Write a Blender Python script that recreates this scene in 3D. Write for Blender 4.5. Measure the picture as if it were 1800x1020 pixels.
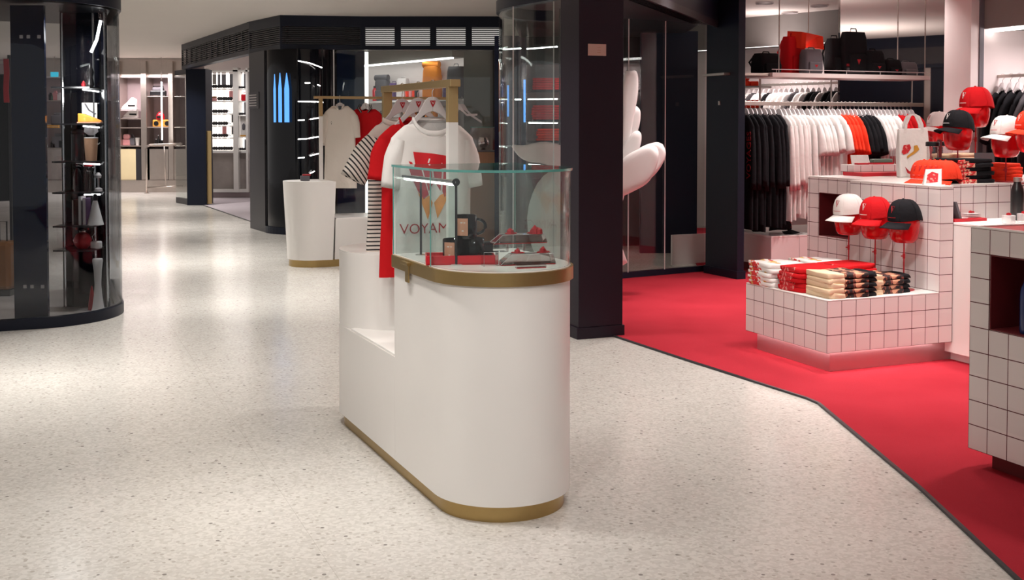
import bpy, bmesh, math, random
from mathutils import Vector, Matrix
random.seed(7)
for o in list(bpy.data.objects): bpy.data.objects.remove(o)
SC = bpy.context.scene
COL = SC.collection
PI = math.pi
A0_ = math.radians(22.64)
# ---------------------------------------------------------------- camera
cam_d = bpy.data.cameras.new('camera'); cam = bpy.data.objects.new('camera', cam_d); COL.objects.link(cam)
cam.location = (0, 0, 1.4); cam.rotation_euler = (math.radians(88), 0, 0)
cam_d.sensor_width = 36; cam_d.lens = 40.0; cam_d.shift_y = -220/1800; cam_d.clip_end = 100
SC.camera = cam
SC.view_settings.view_transform = 'Standard'; SC.view_settings.look = 'None'
SC.view_settings.gamma = 1; SC.view_settings.use_curve_mapping = False
SC.view_settings.exposure = 0.0
# ---------------------------------------------------------------- world
W = bpy.data.worlds.new('world'); SC.world = W; W.use_nodes = True
W.node_tree.nodes['Background'].inputs[0].default_value = (1.0, .955, .93, 1)
W.node_tree.nodes['Background'].inputs[1].default_value = 0.42
# ---------------------------------------------------------------- ceiling lights
def area(x, y, z, e, size=.3, col=(1, .955, .91), spread=120, rot=(0, 0, 0), sy=None, name='downlight_lamp'):
    d = bpy.data.lights.new(name, 'AREA'); d.energy = e; d.color = col; d.spread = math.radians(spread)
    if sy: d.shape = 'RECTANGLE'; d.size = size; d.size_y = sy
    else: d.shape = 'DISK'; d.size = size
    o = bpy.data.objects.new(name, d); COL.objects.link(o); o.location = (x, y, z); o.rotation_euler = rot
    return o
CZ = 2.8
DOWN = [(-2.6, 6.2, 44, 70), (-.95, 4.1, 23, 75), (.55, 5.6, 22, 90), (-2.3, 8.9, 44, 80), (-3.3, 11.5, 60, 80), (-.4, 7.2, 30, 90),
        (-1.3, 10.3, 28, 80), (-4.6, 15.5, 60, 90), (-5.8, 19.0, 60, 100), (-3.0, 13.2, 30, 90), (.2, 2.6, 10, 95), (-1.6, 1.8, 10, 95),
        (-2.4, 3.8, 18, 100), (1.0, 3.6, 8, 90), (-7.6, 22.2, 70, 110), (-4.6, 5.0, 26, 100)]
for x, y, e, s in DOWN: area(x, y, CZ-.03, e*.46, .22, spread=s)
# inside the red carpeted shop
SHOP = [(1.45, 8.6, 34, 80), (2.55, 5.2, 26, 95), (2.9, 6.9, 26, 90), (2.0, 6.2, 26, 75), (2.6, 9.2, 40, 100), (3.4, 10.0, 40, 110), (4.4, 8.0, 34, 110), (3.3, 3.4, 5, 110)]
for x, y, e, s in SHOP: area(x, y, CZ-.03, e*.46, .22, col=(1, .9, .86), spread=s)
# added unseen spots brightening the plinth and counters, added up-lights brightening the shop ceiling
def aimed(x, y, z, tx, ty, tz, e, size=.15, spread=45, name='track_spot'):
    o = area(x, y, z, e, size, spread=spread, name=name); o.rotation_euler = (Vector((tx, ty, tz))-Vector((x, y, z))).to_track_quat('-Z', 'Y').to_euler(); return o
aimed(-.9, .9, CZ-.05, -.1, 4.1, .55, 1.9, spread=42); aimed(.5, .6, CZ-.05, .05, 4.1, .55, 1.6, spread=42)
aimed(-.6, 3.2, CZ-.05, -.45, 4.9, 1.2, .8, spread=50); aimed(1.0, 4.2, CZ-.05, 2.2, 6.6, .5, 3.2, spread=50)
area(3.2, 11.45, 1.93, 16, 1.7, col=(1, .86, .82), spread=175, rot=(PI, 0, A0_), sy=.1, name='shelf_uplight')  # added lamp hidden behind the bags, lifts the shop ceiling
area(3.1, 10.75, 1.83, 6, 1.8, col=(1, .93, .91), spread=160, rot=(0, 0, A0_), sy=.05, name='shelf_downlight')  # added lamp under the shelf to brighten the hung clothes
area(7.6, 10.0, 1.6, 42, 1.0, col=(1, .88, .84), spread=178, rot=(PI, 0, 0), name='wall_uplight')  # added unseen lamp, brightens the ceiling that shows in the mirror
area(3.2, 14.2, 2.35, 6, .6, col=(1, .86, .84), spread=178, rot=(PI, 0, 0), name='cove_uplight')  # added up-light brightening the ceiling near the back wall
area(-3.25, 8.2, 2.2, 12, .2, spread=150, name='case_spot'); area(-3.2, 8.15, 1.65, 5, .15, spread=170, rot=(math.radians(70), 0, 0), name='case_spot')  # added lamps brightening the goods in the left glass corner
# ---------------------------------------------------------------- node helpers
class NT:
    def __init__(s, name):
        s.m = bpy.data.materials.new(name); s.m.use_nodes = True; s.t = s.m.node_tree
        s.b = s.t.nodes['Principled BSDF']; s.out = s.t.nodes['Material Output']
    def n(s, typ, **k):
        n = s.t.nodes.new(typ)
        for a, v in k.items(): setattr(n, a, v)
        return n
    def link(s, a, b): s.t.links.new(a, b)
    def math(s, op, a, b=None, c=None):
        n = s.n('ShaderNodeMath', operation=op)
        for i, v in enumerate((a, b, c)):
            if v is None: continue
            if isinstance(v, (int, float)): n.inputs[i].default_value = v
            else: s.link(v, n.inputs[i])
        return n.outputs[0]
    def mix(s, f, a, b):
        n = s.n('ShaderNodeMix', data_type='RGBA')
        for i, v in ((0, f), (6, a), (7, b)):
            if isinstance(v, (int, float)): n.inputs[i].default_value = v
            elif isinstance(v, tuple): n.inputs[i].default_value = v if len(v) == 4 else v+(1,)
            else: s.link(v, n.inputs[i])
        return n.outputs[2]
    def coord(s, out='Object'): return s.n('ShaderNodeTexCoord').outputs[out]
    def ramp(s, f, stops):
        n = s.n('ShaderNodeValToRGB'); s.link(f, n.inputs[0])
        e = n.color_ramp.elements
        while len(e) < len(stops): e.new(.5)
        for i, (p, c) in enumerate(stops): e[i].position = p; e[i].color = c if len(c) == 4 else c+(1,)
        return n.outputs[0]
def mat(name, col, rough=.5, metal=0, noise=.04, nscale=6, bump=0, bscale=60, coat=0, emit=0, ecol=None, sheen=0, spec=None):
    k = NT(name); b = k.b
    co = k.coord()
    nz = k.n('ShaderNodeTexNoise'); nz.inputs['Scale'].default_value = nscale; nz.inputs['Detail'].default_value = 3; k.link(co, nz.inputs['Vector'])
    c1 = tuple(max(0, c*(1-noise)) for c in col); c2 = tuple(min(1, c*(1+noise)) for c in col)
    k.link(k.mix(nz.outputs['Fac'], c1, c2), b.inputs['Base Color'])
    b.inputs['Roughness'].default_value = rough; b.inputs['Metallic'].default_value = metal
    if coat: b.inputs['Coat Weight'].default_value = coat; b.inputs['Coat Roughness'].default_value = .05
    if sheen: b.inputs['Sheen Weight'].default_value = sheen
    if spec is None and rough >= .85: spec = .15
    if spec is not None: b.inputs['Specular IOR Level'].default_value = spec
    if emit: b.inputs['Emission Color'].default_value = (ecol or col)+(1,); b.inputs['Emission Strength'].default_value = emit
    if bump:
        n2 = k.n('ShaderNodeTexNoise'); n2.inputs['Scale'].default_value = bscale; n2.inputs['Detail'].default_value = 4; k.link(co, n2.inputs['Vector'])
        bp = k.n('ShaderNodeBump'); bp.inputs['Strength'].default_value = bump; bp.inputs['Distance'].default_value = .02
        k.link(n2.outputs['Fac'], bp.inputs['Height']); k.link(bp.outputs[0], b.inputs['Normal'])
    return k.m
def glass(name, tint=(.93, .97, .96), refl=1.0, rough=0.0):
    k = NT(name); t = k.t
    tr = k.n('ShaderNodeBsdfTransparent'); tr.inputs[0].default_value = tint+(1,)
    gl = k.n('ShaderNodeBsdfGlossy'); gl.inputs['Roughness'].default_value = rough
    lw = k.n('ShaderNodeLayerWeight'); lw.inputs[0].default_value = .5
    f5 = k.math('MULTIPLY_ADD', k.math('POWER', lw.outputs['Facing'], 5.0), .94, .045)
    mx = k.n('ShaderNodeMixShader'); k.link(k.math('MINIMUM', k.math('MULTIPLY', f5, refl), .9), mx.inputs[0])
    k.link(tr.outputs[0], mx.inputs[1]); k.link(gl.outputs[0], mx.inputs[2]); k.link(mx.outputs[0], k.out.inputs[0])
    t.nodes.remove(k.b); return k.m
def tile_mat(name, col, grout=(.10, .014, .015), size=.1, lw=.019, rough=.28, zo=.075):
    k = NT(name); co = k.coord(); nn = k.coord('Normal')
    s = k.n('ShaderNodeSeparateXYZ'); k.link(co, s.inputs[0]); q = k.n('ShaderNodeSeparateXYZ'); k.link(nn, q.inputs[0])
    m = None
    for i in range(3):
        f = k.math('FRACT', k.math('ADD', k.math('DIVIDE', s.outputs[i], size), 100.0+(zo/size if i == 2 else 0)))
        d = k.math('ABSOLUTE', k.math('SUBTRACT', f, .5))
        l = k.math('GREATER_THAN', d, .5-lw)
        ok = k.math('LESS_THAN', k.math('ABSOLUTE', q.outputs[i]), .5)
        l = k.math('MULTIPLY', l, ok); m = l if m is None else k.math('MAXIMUM', m, l)
    # each tile a hair different in tone
    vm = k.n('ShaderNodeVectorMath', operation='SCALE'); k.link(co, vm.inputs[0]); vm.inputs[3].default_value = 1/size
    fl = k.n('ShaderNodeVectorMath', operation='FLOOR'); k.link(vm.outputs[0], fl.inputs[0])
    wn = k.n('ShaderNodeTexWhiteNoise'); k.link(fl.outputs[0], wn.inputs[0])
    base = k.mix(wn.outputs[0], tuple(c*.96 for c in col), tuple(min(1, c*1.03) for c in col))
    k.link(k.mix(m, base, grout), k.b.inputs['Base Color'])
    k.link(k.math('MULTIPLY_ADD', m, .5, rough), k.b.inputs['Roughness'])
    bp = k.n('ShaderNodeBump', invert=True); bp.inputs['Strength'].default_value = .4; bp.inputs['Distance'].default_value = .002
    k.link(m, bp.inputs['Height']); k.link(bp.outputs[0], k.b.inputs['Normal'])
    return k.m
def terrazzo():
    k = NT('terrazzo'); co = k.coord()
    def vor(scale):
        v = k.n('ShaderNodeTexVoronoi'); v.inputs['Scale'].default_value = scale; k.link(co, v.inputs['Vector'])
        sp = k.n('ShaderNodeSeparateColor'); k.link(v.outputs['Color'], sp.inputs[0]); return v.outputs['Distance'], sp.outputs
    big = k.n('ShaderNodeTexNoise'); big.inputs['Scale'].default_value = .9; big.inputs['Detail'].default_value = 2; k.link(co, big.inputs['Vector'])
    base = k.mix(big.outputs['Fac'], (.545, .525, .485), (.64, .62, .58))
    d1, c1 = vor(85)
    base = k.mix(k.math('MULTIPLY', k.math('GREATER_THAN', c1[0], .62), .30), base, (.80, .78, .73))
    base = k.mix(k.math('MULTIPLY', k.math('LESS_THAN', c1[0], .22), .30), base, (.46, .43, .38))
    d2, c2 = vor(24)
    chip = k.math('MULTIPLY', k.math('GREATER_THAN', c2[1], .86), k.math('LESS_THAN', d2, .17))
    base = k.mix(k.math('MULTIPLY', chip, .8), base, (.17, .155, .14))
    d3, c3 = vor(34)
    chip2 = k.math('MULTIPLY', k.math('GREATER_THAN', c3[2], .8), k.math('LESS_THAN', d3, .24))
    base = k.mix(k.math('MULTIPLY', chip2, .6), base, (.36, .33, .29))
    s = k.n('ShaderNodeSeparateXYZ')
    mp = k.n('ShaderNodeMapping'); mp.inputs['Rotation'].default_value = (0, 0, math.radians(-22.64)); k.link(co, mp.inputs[0]); k.link(mp.outputs[0], s.inputs[0])
    ln = None
    for i, per in ((0, 1.2), (1, .8)):
        f = k.math('ABSOLUTE', k.math('SUBTRACT', k.math('FRACT', k.math('ADD', k.math('DIVIDE', s.outputs[i], per), 50.3)), .5))
        l = k.math('GREATER_THAN', f, .5-.0012/per*1.0); ln = l if ln is None else k.math('MAXIMUM', ln, l)
    base = k.mix(k.math('MULTIPLY', ln, .35), base, (.3, .27, .23))
    k.link(base, k.b.inputs['Base Color'])
    rn = k.n('ShaderNodeTexNoise'); rn.inputs['Scale'].default_value = 3.5; rn.inputs['Detail'].default_value = 4; k.link(co, rn.inputs['Vector'])
    k.link(k.math('MULTIPLY_ADD', rn.outputs['Fac'], .14, .13), k.b.inputs['Roughness'])
    k.b.inputs['Specular IOR Level'].default_value = .5
    return k.m
def carpet_mat():
    k = NT('red_carpet_pile'); co = k.coord()
    a = k.n('ShaderNodeTexNoise'); a.inputs['Scale'].default_value = 2.2; a.inputs['Detail'].default_value = 5; k.link(co, a.inputs['Vector'])
    b = k.n('ShaderNodeTexNoise'); b.inputs['Scale'].default_value = 260; k.link(co, b.inputs['Vector'])
    c = k.mix(a.outputs['Fac'], (.34, .016, .028), (.50, .036, .055))
    k.link(k.mix(k.math('MULTIPLY', b.outputs['Fac'], .3), c, (.25, .006, .012)), k.b.inputs['Base Color'])
    k.b.inputs['Roughness'].default_value = .95; k.b.inputs['Specular IOR Level'].default_value = .1
    bp = k.n('ShaderNodeBump'); bp.inputs['Strength'].default_value = .5; bp.inputs['Distance'].default_value = .004
    k.link(b.outputs['Fac'], bp.inputs['Height']); k.link(bp.outputs[0], k.b.inputs['Normal'])
    return k.m
def stripe_mat(name, axis=(0, 0, 1), period=.018, frac=.36, top=None, light=(.74, .68, .62), dark=(.02, .02, .022)):
    k = NT(name); co = k.coord()
    d = k.n('ShaderNodeVectorMath', operation='DOT_PRODUCT'); k.link(co, d.inputs[0]); d.inputs[1].default_value = axis
    f = k.math('FRACT', k.math('ADD', k.math('DIVIDE', d.outputs['Value'], period), 100.0))
    m = k.math('LESS_THAN', f, frac)
    if top is not None:
        s = k.n('ShaderNodeSeparateXYZ'); k.link(co, s.inputs[0]); m = k.math('MULTIPLY', m, k.math('LESS_THAN', s.outputs[2], top))
    k.link(k.mix(m, light, dark), k.b.inputs['Base Color']); k.b.inputs['Roughness'].default_value = .85
    return k.m
def print_mat(name, ground, ink, ink2=None, scale=28, th=.5, rough=.8):
    """cloth with an irregular two-colour screen print"""
    k = NT(name); co = k.coord()
    a = k.n('ShaderNodeTexNoise'); a.inputs['Scale'].default_value = scale; a.inputs['Detail'].default_value = 1; k.link(co, a.inputs['Vector'])
    c = k.mix(k.math('GREATER_THAN', a.outputs['Fac'], th), ground, ink)
    if ink2:
        b = k.n('ShaderNodeTexNoise'); b.inputs['Scale'].default_value = scale*.8; k.link(co, b.inputs['Vector'])
        b.inputs['Detail'].default_value = 0
        c = k.mix(k.math('GREATER_THAN', b.outputs['Fac'], .60), c, ink2)
    k.link(c, k.b.inputs['Base Color']); k.b.inputs['Roughness'].default_value = rough
    return k.m
M = dict(
 white=mat('white_lacquer', (.80, .775, .745), .38, noise=.015), whitetop=mat('white_solid_surface', (.86, .84, .81), .25, noise=.02),
 brass=mat('brushed_brass', (.42, .29, .12), .34, .9, noise=.06, nscale=30), brass2=mat('brass_satin', (.50, .36, .17), .42, .6, noise=.05),
 navy=mat('navy_panel', (.009, .012, .024), .38, noise=.08, spec=.22), plum=mat('dark_aubergine_panel', (.016, .010, .018), .45, noise=.08, spec=.22),
 char=mat('charcoal_panel', (.032, .030, .034), .38, noise=.06, spec=.3), black=mat('black_plastic', (.008, .008, .009), .3), blackg=mat('black_gloss', (.005, .005, .007), .06, spec=.4),
 navyg=mat('navy_gloss', (.005, .012, .042), .08, spec=.3), greyw=mat('grey_wall_paint', (.20, .185, .175), .6),
 ceil=mat('ceiling_plaster', (.82, .76, .70), .75, noise=.03, nscale=1.2), pinkw=mat('shop_wall_white', (.72, .64, .63), .55, noise=.02),
 mauve=mat('mauve_wall', (.40, .32, .33), .6, noise=.04), steel=mat('brushed_steel', (.50, .44, .40), .3, .85, noise=.08, nscale=14), chrome=mat('chrome', (.75, .74, .73), .12, 1),
 glass=glass('clear_glass'), glassd=glass('tinted_glass', (.76, .78, .80), .55), glasse=mat('green_glass_edge', (.10, .34, .30), .1, coat=.6, noise=.2, nscale=14),
 acryl=glass('clear_acrylic', (.90, .86, .86), 2.2, .02), mirror=mat('mirror_silver', (.86, .84, .84), .02, 1, noise=0),
 floor=terrazzo(), carpet=carpet_mat(), tile=tile_mat('white_tiles', (.80, .735, .72)), tileg=tile_mat('white_tiles_second_batch', (.76, .71, .69), zo=.015),
 niche=mat('dark_red_lining', (.14, .010, .014), .6), redtop=mat('red_surface', (.50, .008, .02), .35), red=mat('red_cloth', (.56, .010, .014), .85, bump=.15, bscale=40),
 redo=mat('orange_red_cloth', (.80, .05, .02), .85, bump=.2, bscale=30), redp=mat('red_plastic', (.62, .008, .02), .3), redm=mat('red_metal', (.45, .012, .02), .35, .3),
 white_cl=mat('white_cotton', (.78, .755, .73), .9, bump=.2, bscale=22, noise=.03), cream_cl=mat('cream_cotton', (.74, .68, .61), .9, bump=.2, bscale=22),
 black_cl=mat('black_cotton', (.010, .010, .012), .9, bump=.3, bscale=22), grey_cl=mat('charcoal_cotton', (.07, .065, .07), .9), biege=mat('cream_cloth_fold', (.74, .56, .38), .85, bump=.2, bscale=20),
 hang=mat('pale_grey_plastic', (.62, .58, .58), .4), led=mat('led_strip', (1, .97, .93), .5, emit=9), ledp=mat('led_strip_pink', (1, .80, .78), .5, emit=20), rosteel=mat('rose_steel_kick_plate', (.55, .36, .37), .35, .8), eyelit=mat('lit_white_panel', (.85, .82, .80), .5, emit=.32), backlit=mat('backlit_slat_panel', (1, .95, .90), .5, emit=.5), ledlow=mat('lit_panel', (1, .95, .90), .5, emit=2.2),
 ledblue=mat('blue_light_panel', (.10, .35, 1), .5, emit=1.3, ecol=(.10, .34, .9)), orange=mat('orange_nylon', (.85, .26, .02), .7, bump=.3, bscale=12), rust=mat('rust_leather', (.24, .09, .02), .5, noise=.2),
 redgl=None, petal=mat('white_sculpture_gloss', (.80, .76, .75), .3, coat=.3), tan=mat('tan_board', (.40, .22, .13), .7, noise=.1), grey2=mat('stone_grey_cloth', (.12, .115, .13), .7, noise=.15),
 concrete=mat('grey_stone_panel', (.34, .30, .28), .5, noise=.25, nscale=5), cream=mat('cream_lit_wall', (.80, .68, .42), .6), skin=mat('portrait_print', (.62, .30, .20), .3, noise=.3, nscale=30),
 blue=mat('blue_bottle_enamel', (.01, .03, .12), .25), pinkbag=mat('pink_leather', (.60, .26, .27), .5, noise=.2), dgreen=mat('green_glaze', (.10, .16, .12), .4),
 plate=mat('rose_metal_plate', (.52, .36, .31), .4, .2), lav=mat('pale_grey_carpet', (.46, .41, .44), .9, noise=.05), yellow=mat('yellow_ochre', (.62, .30, .04), .5), purple=mat('purple_cloth', (.10, .05, .16), .7),
)
k = NT('red_translucent_acrylic'); k.b.inputs['Base Color'].default_value = (.78, .008, .012, 1); k.b.inputs['Roughness'].default_value = .08
k.b.inputs['Transmission Weight'].default_value = .45; k.b.inputs['IOR'].default_value = 1.2; k.b.inputs['Coat Weight'].default_value = .6; M['redgl'] = k.m
k = NT('frosted_acrylic'); k.b.inputs['Base Color'].default_value = (.85, .80, .80, 1); k.b.inputs['Roughness'].default_value = .15; k.b.inputs['Alpha'].default_value = .45; M['frost'] = k.m
# ---------------------------------------------------------------- mesh helpers
class MB:
    def __init__(s): s.bm = bmesh.new()
    def face(s, vs):
        try: return s.bm.faces.new(vs)
        except ValueError: return None
    def box(s, x0, x1, y0, y1, z0, z1, mx=None):
        P = [(x0, y0, z0), (x1, y0, z0), (x1, y1, z0), (x0, y1, z0), (x0, y0, z1), (x1, y0, z1), (x1, y1, z1), (x0, y1, z1)]
        v = [s.bm.verts.new((mx @ Vector(p)) if mx else p) for p in P]
        for f in ((3, 2, 1, 0), (4, 5, 6, 7), (0, 1, 5, 4), (1, 2, 6, 5), (2, 3, 7, 6), (3, 0, 4, 7)): s.face([v[i] for i in f])
        return s
    def prism(s, pts, z0, z1, top=None):
        a = [s.bm.verts.new((p[0], p[1], z0)) for p in pts]; b = [s.bm.verts.new((p[0], p[1], z1)) for p in (top or pts)]
        n = len(pts)
        for i in range(n): s.face([a[i], a[(i+1) % n], b[(i+1) % n], b[i]])
        s.face(a[::-1]); s.face(b); return s
    def wall(s, pts, z0, z1, th):
        """open strip along pts, with thickness th to its left"""
        L = []
        for i, p in enumerate(pts):
            q0 = Vector(pts[max(i-1, 0)]); q1 = Vector(pts[min(i+1, len(pts)-1)]); d = (q1-q0).normalized()
            L.append((p[0]-d.y*th, p[1]+d.x*th))
        return s.prism(list(pts)+L[::-1], z0, z1) if len(pts) == 2 else s._strip(pts, L, z0, z1)
    def _strip(s, A, B, z0, z1):
        n = len(A); R = []
        for i in range(n): R.append([s.bm.verts.new((A[i][0], A[i][1], z0)), s.bm.verts.new((A[i][0], A[i][1], z1)), s.bm.verts.new((B[i][0], B[i][1], z1)), s.bm.verts.new((B[i][0], B[i][1], z0))])
        for i in range(n-1):
            for j in range(4): s.face([R[i][j], R[i+1][j], R[i+1][(j+1) % 4], R[i][(j+1) % 4]])
        s.face(R[0]); s.face(R[-1][::-1]); return s
    def loft(s, rings, cap=True, loop=False):
        R = [[s.bm.verts.new(p) for p in r] for r in rings]; n = len(R[0])
        for i in range(len(R)-(0 if loop else 1)):
            a, b = R[i], R[(i+1) % len(R)]
            for j in range(n): s.face([a[j], a[(j+1) % n], b[(j+1) % n], b[j]])
        if cap and not loop: s.face(R[0][::-1]); s.face(R[-1])
        return s
    def tube(s, pts, r, n=8, r2=None):
        pts = [Vector(p) for p in pts]; rings = []; m = len(pts)
        up0 = Vector((0, 0, 1))
        for i, p in enumerate(pts):
            d = (pts[min(i+1, m-1)]-pts[max(i-1, 0)]).normalized()
            up = up0 if abs(d.z) < .9 else Vector((1, 0, 0))
            a = d.cross(up).normalized(); b = d.cross(a).normalized()
            rr = r if r2 is None else r+(r2-r)*i/(m-1)
            rings.append([p+a*rr*math.cos(t*2*PI/n)+b*rr*math.sin(t*2*PI/n) for t in range(n)])
        return s.loft(rings)
    def lathe(s, prof, n=24, c=(0, 0), sx=1, sy=1, cap=True):
        return s.loft([[(c[0]+r*sx*math.cos(j*2*PI/n), c[1]+r*sy*math.sin(j*2*PI/n), z) for j in range(n)] for r, z in prof], cap)
    def build(s, name, m, parent=None, smooth=False, bevel=0, loc=None, sub=0, seg=2):
        bmesh.ops.recalc_face_normals(s.bm, faces=s.bm.faces)
        me = bpy.data.meshes.new(name); s.bm.to_mesh(me); s.bm.free()
        me.materials.append(M[m] if isinstance(m, str) else m)
        o = bpy.data.objects.new(name, me); COL.objects.link(o)
        if parent: o.parent = parent
        if loc: o.location = loc
        if bevel:
            b = o.modifiers.new('bevel', 'BEVEL'); b.width = bevel; b.segments = seg; b.limit_method = 'ANGLE'; b.angle_limit = math.radians(40)
        if sub:
            b = o.modifiers.new('subdivision', 'SUBSURF'); b.levels = sub; b.render_levels = sub
        if smooth:
            for p in me.polygons: p.use_smooth = True
            if smooth == 'auto':
                bm = bmesh.new(); bm.from_mesh(me)
                for e in bm.edges:
                    if len(e.link_faces) == 2 and e.calc_face_angle(0) > math.radians(40): e.smooth = False
                bm.to_mesh(me); bm.free()
        return o
def tag(o, label, cat, group=None, kind=None):
    o['label'] = label; o['category'] = cat
    if group: o['group'] = group
    if kind: o['kind'] = kind
    return o
def thing(name, label, cat, loc=(0, 0, 0), rz=0, group=None):
    o = bpy.data.objects.new(name, None); COL.objects.link(o); o.location = loc; o.rotation_euler = (0, 0, rz); o.empty_display_size = .1
    return tag(o, label, cat, group)
def struct(o): o['kind'] = 'structure'; return o
KIDS = {}
def dup(r, loc=None, rz=None, label=None, group=None, scale=None):
    def cp(o, par):
        c = o.copy(); COL.objects.link(c); c.parent = par
        for ch in [x for x in o.children]: cp(ch, c)
        return c
    c = cp(r, None)
    if loc is not None: c.location = loc
    if rz is not None: c.rotation_euler = (0, 0, rz)
    if label: c['label'] = label
    if group: c['group'] = group
    if scale: c.scale = (scale,)*3 if isinstance(scale, (int, float)) else scale
    return c
def text_mesh(txt, size, m, parent, name='lettering', fy=None, loc=(0, 0, 0), rot=None, ext=.0006, mx=None, offset=0, subdiv=0):
    """lettering standing in the local XZ plane, centred"""
    cu = bpy.data.curves.new('t', 'FONT'); cu.body = txt; cu.size = size; cu.align_x = 'CENTER'; cu.align_y = 'CENTER'; cu.extrude = ext; cu.offset = offset; cu.resolution_u = 3
    t = bpy.data.objects.new('t', cu); COL.objects.link(t)
    me = bpy.data.meshes.new_from_object(t); bpy.data.objects.remove(t)
    R = Matrix.Rotation(PI/2, 4, 'X')
    me.transform(R)
    if mx: me.transform(mx)
    if fy:
        for v in me.vertices: v.co.y += fy(v.co.x, v.co.z)
    me.name = name; me.materials.clear(); me.materials.append(M[m] if isinstance(m, str) else m)
    o = bpy.data.objects.new(name, me); COL.objects.link(o); o.parent = parent; o.location = loc
    if rot: o.rotation_euler = rot
    return o
A0 = math.radians(22.64)                     # the shop grid: local +x runs right and away, local +y runs left and away
U = Vector((-.385, .923)); V = Vector((.923, .385))
def G(o, a, b): return (o[0]+U[0]*a+V[0]*b, o[1]+U[1]*a+V[1]*b)      # a along U, b along V
def arc(cx, cy, r, a0, a1, n=16): return [(cx+r*math.cos(math.radians(a0+(a1-a0)*i/n)), cy+r*math.sin(math.radians(a0+(a1-a0)*i/n))) for i in range(n+1)]
_c, _s = math.cos(math.radians(2)), math.sin(math.radians(2))
def at(px, py, Y):
    """world point seen at a photo pixel, at distance Y"""
    a = (px-900)/2000; b = -(py-290)/2000; ry = _c+b*_s; rz = -_s+b*_c
    return Vector((a/ry*Y, Y, 1.4+rz/ry*Y))
def ordinal(i): return ['first', 'second', 'third', 'fourth', 'fifth', 'sixth', 'seventh', 'eighth', 'ninth', 'tenth', 'eleventh', 'twelfth', 'thirteenth', 'fourteenth', 'fifteenth', 'sixteenth', 'seventeenth', 'eighteenth', 'nineteenth', 'twentieth', 'twenty-first', 'twenty-second', 'twenty-third'][i]
# ================================================================ THE SETTING
m = MB(); m.box(-15, 13, -4, 28, -.12, 0); struct(m.build('floor', 'floor'))
m = MB(); m.box(-15, 13, -4, 28, CZ, CZ+.12); struct(m.build('ceiling', 'ceil'))
EDGE = [(.62, 7.56), (.678, 7.49), (1.05, 6.70), (1.512, 5.77), (1.545, 5.66), (1.576, 4.33), (1.56, 3.46), (1.56, -3)]
m = MB(); m.prism(EDGE+[(7.5, -3), (9, 15.4), (2.2, 15.4), (1.80, 10.80), (1.0, 10.35), (.72, 10.2)], .0005, .008); struct(m.build('trim_1', 'carpet'))
m = MB(); m.wall([(x, y) for x, y in EDGE], .0008, .011, -.014); struct(m.build('trim_2', 'char'))
m = MB(); m.prism([(-5.37, 19.8), (-3.75, 16.4), (-1.5, 17), (-3.4, 23), (-6.0, 22)], .0005, .006); struct(m.build('trim_3', 'lav'))
m = MB(); m.wall([(-5.37, 19.8), (-3.6, 16.1)], .0008, .009, -.02); struct(m.build('trim_4', 'char'))

def seg(p, q, z0, z1, th, m=None, off=0):
    """box along p-q, thickness th to the left of p->q"""
    m = m or MB(); d = (Vector(q)-Vector(p)).normalized(); n = Vector((-d.y, d.x)); a = Vector(p)+n*off; b = Vector(q)+n*off
    m.prism([a, b, b+n*th, a+n*th], z0, z1); return m
def louvre_header(name, p, q, z0, z1, zb0, zb1, bays, back, nsl=9, mw=.022, smat='black'):
    """fascia above and below, mullions, and thin slats across each bay"""
    p, q = Vector(p), Vector(q); L = (q-p).length
    r = struct(seg(p, q, z1, CZ, .12).build(name, 'navy'))
    seg(p, q, z0, zb0, .12).build('lower_rail', 'navy', r)
    seg(p, q, zb0, z1, .02, off=.11).build('back_panel', back, r)
    m = MB()
    for i in range(bays+1):
        t = i/bays; a = p.lerp(q, max(0, t-mw)); b = p.lerp(q, min(1, t+mw)); seg(a, b, zb0, z1, .034, m)
    m.build('mullions', 'navy', r)
    m = MB()
    for j in range(nsl):
        z = zb0+(z1-zb0)*(j+.5)/nsl; seg(p, q, z-.0065, z+.0065, .028, m, off=.003)
    m.build('slats', smat, r)
    return r
# far shopfront band: frontal run then the run that turns away to the left
louvre_header('trim_5', (-1.93, 14.7), (-.10, 14.7), 2.37, 2.66, 2.43, 2.66, 4, 'backlit')  # glowing backing stands in for the lit shop ceiling behind the slats
louvre_header('trim_6', (-2.95, 14.52), (-1.93, 14.7), 2.37, 2.66, 2.43, 2.66, 1, 'black', smat='char')
louvre_header('trim_7', (-3.56, 15.45), (-2.95, 14.52), 2.37, 2.66, 2.43, 2.66, 1, 'black', smat='char')
louvre_header('trim_8', (-5.75, 19.85), (-3.56, 15.45), 2.37, 2.70, 2.43, 2.70, 12, 'black', mw=.004, smat='char')
# columns of the left run
m = MB(); m.box(-5.68, -5.34, 19.86, 20.3, 0, 2.38); c = tag(m.build('column', 'navy'), 'narrow navy column left of the bright eyewear shelves', 'column')
m = MB(); m.box(-5.338, -5.262, 19.9, 19.93, .02, 1.30); tag(m.build('door_jamb', 'brass2'), 'narrow gold edge strip on the right side of the far navy column', 'strip')
c = seg((-3.563, 15.453), (-3.22, 14.81), 0, 2.37, .3).build('column', 'char'); tag(c, 'charcoal column with a small engraved plaque, beside the curved black glass', 'column')
pl = thing('wall_plaque', 'small silver engraved plaque on the charcoal column', 'sign', (0, 0, 0))
p0, q0 = at(443, 180, 15.35), at(457, 180, 15.0)
seg((-3.545, 15.42), (-3.33, 15.02), 1.62, 1.84, .012, off=-.014).build('plate', 'grey2', pl)
m = MB()
for j in range(5): seg((-3.53, 15.39), (-3.37, 15.09), 1.655+j*.035, 1.668+j*.035, .004, m, off=-.0185)
m.build('lettering', 'hang', pl)
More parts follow.
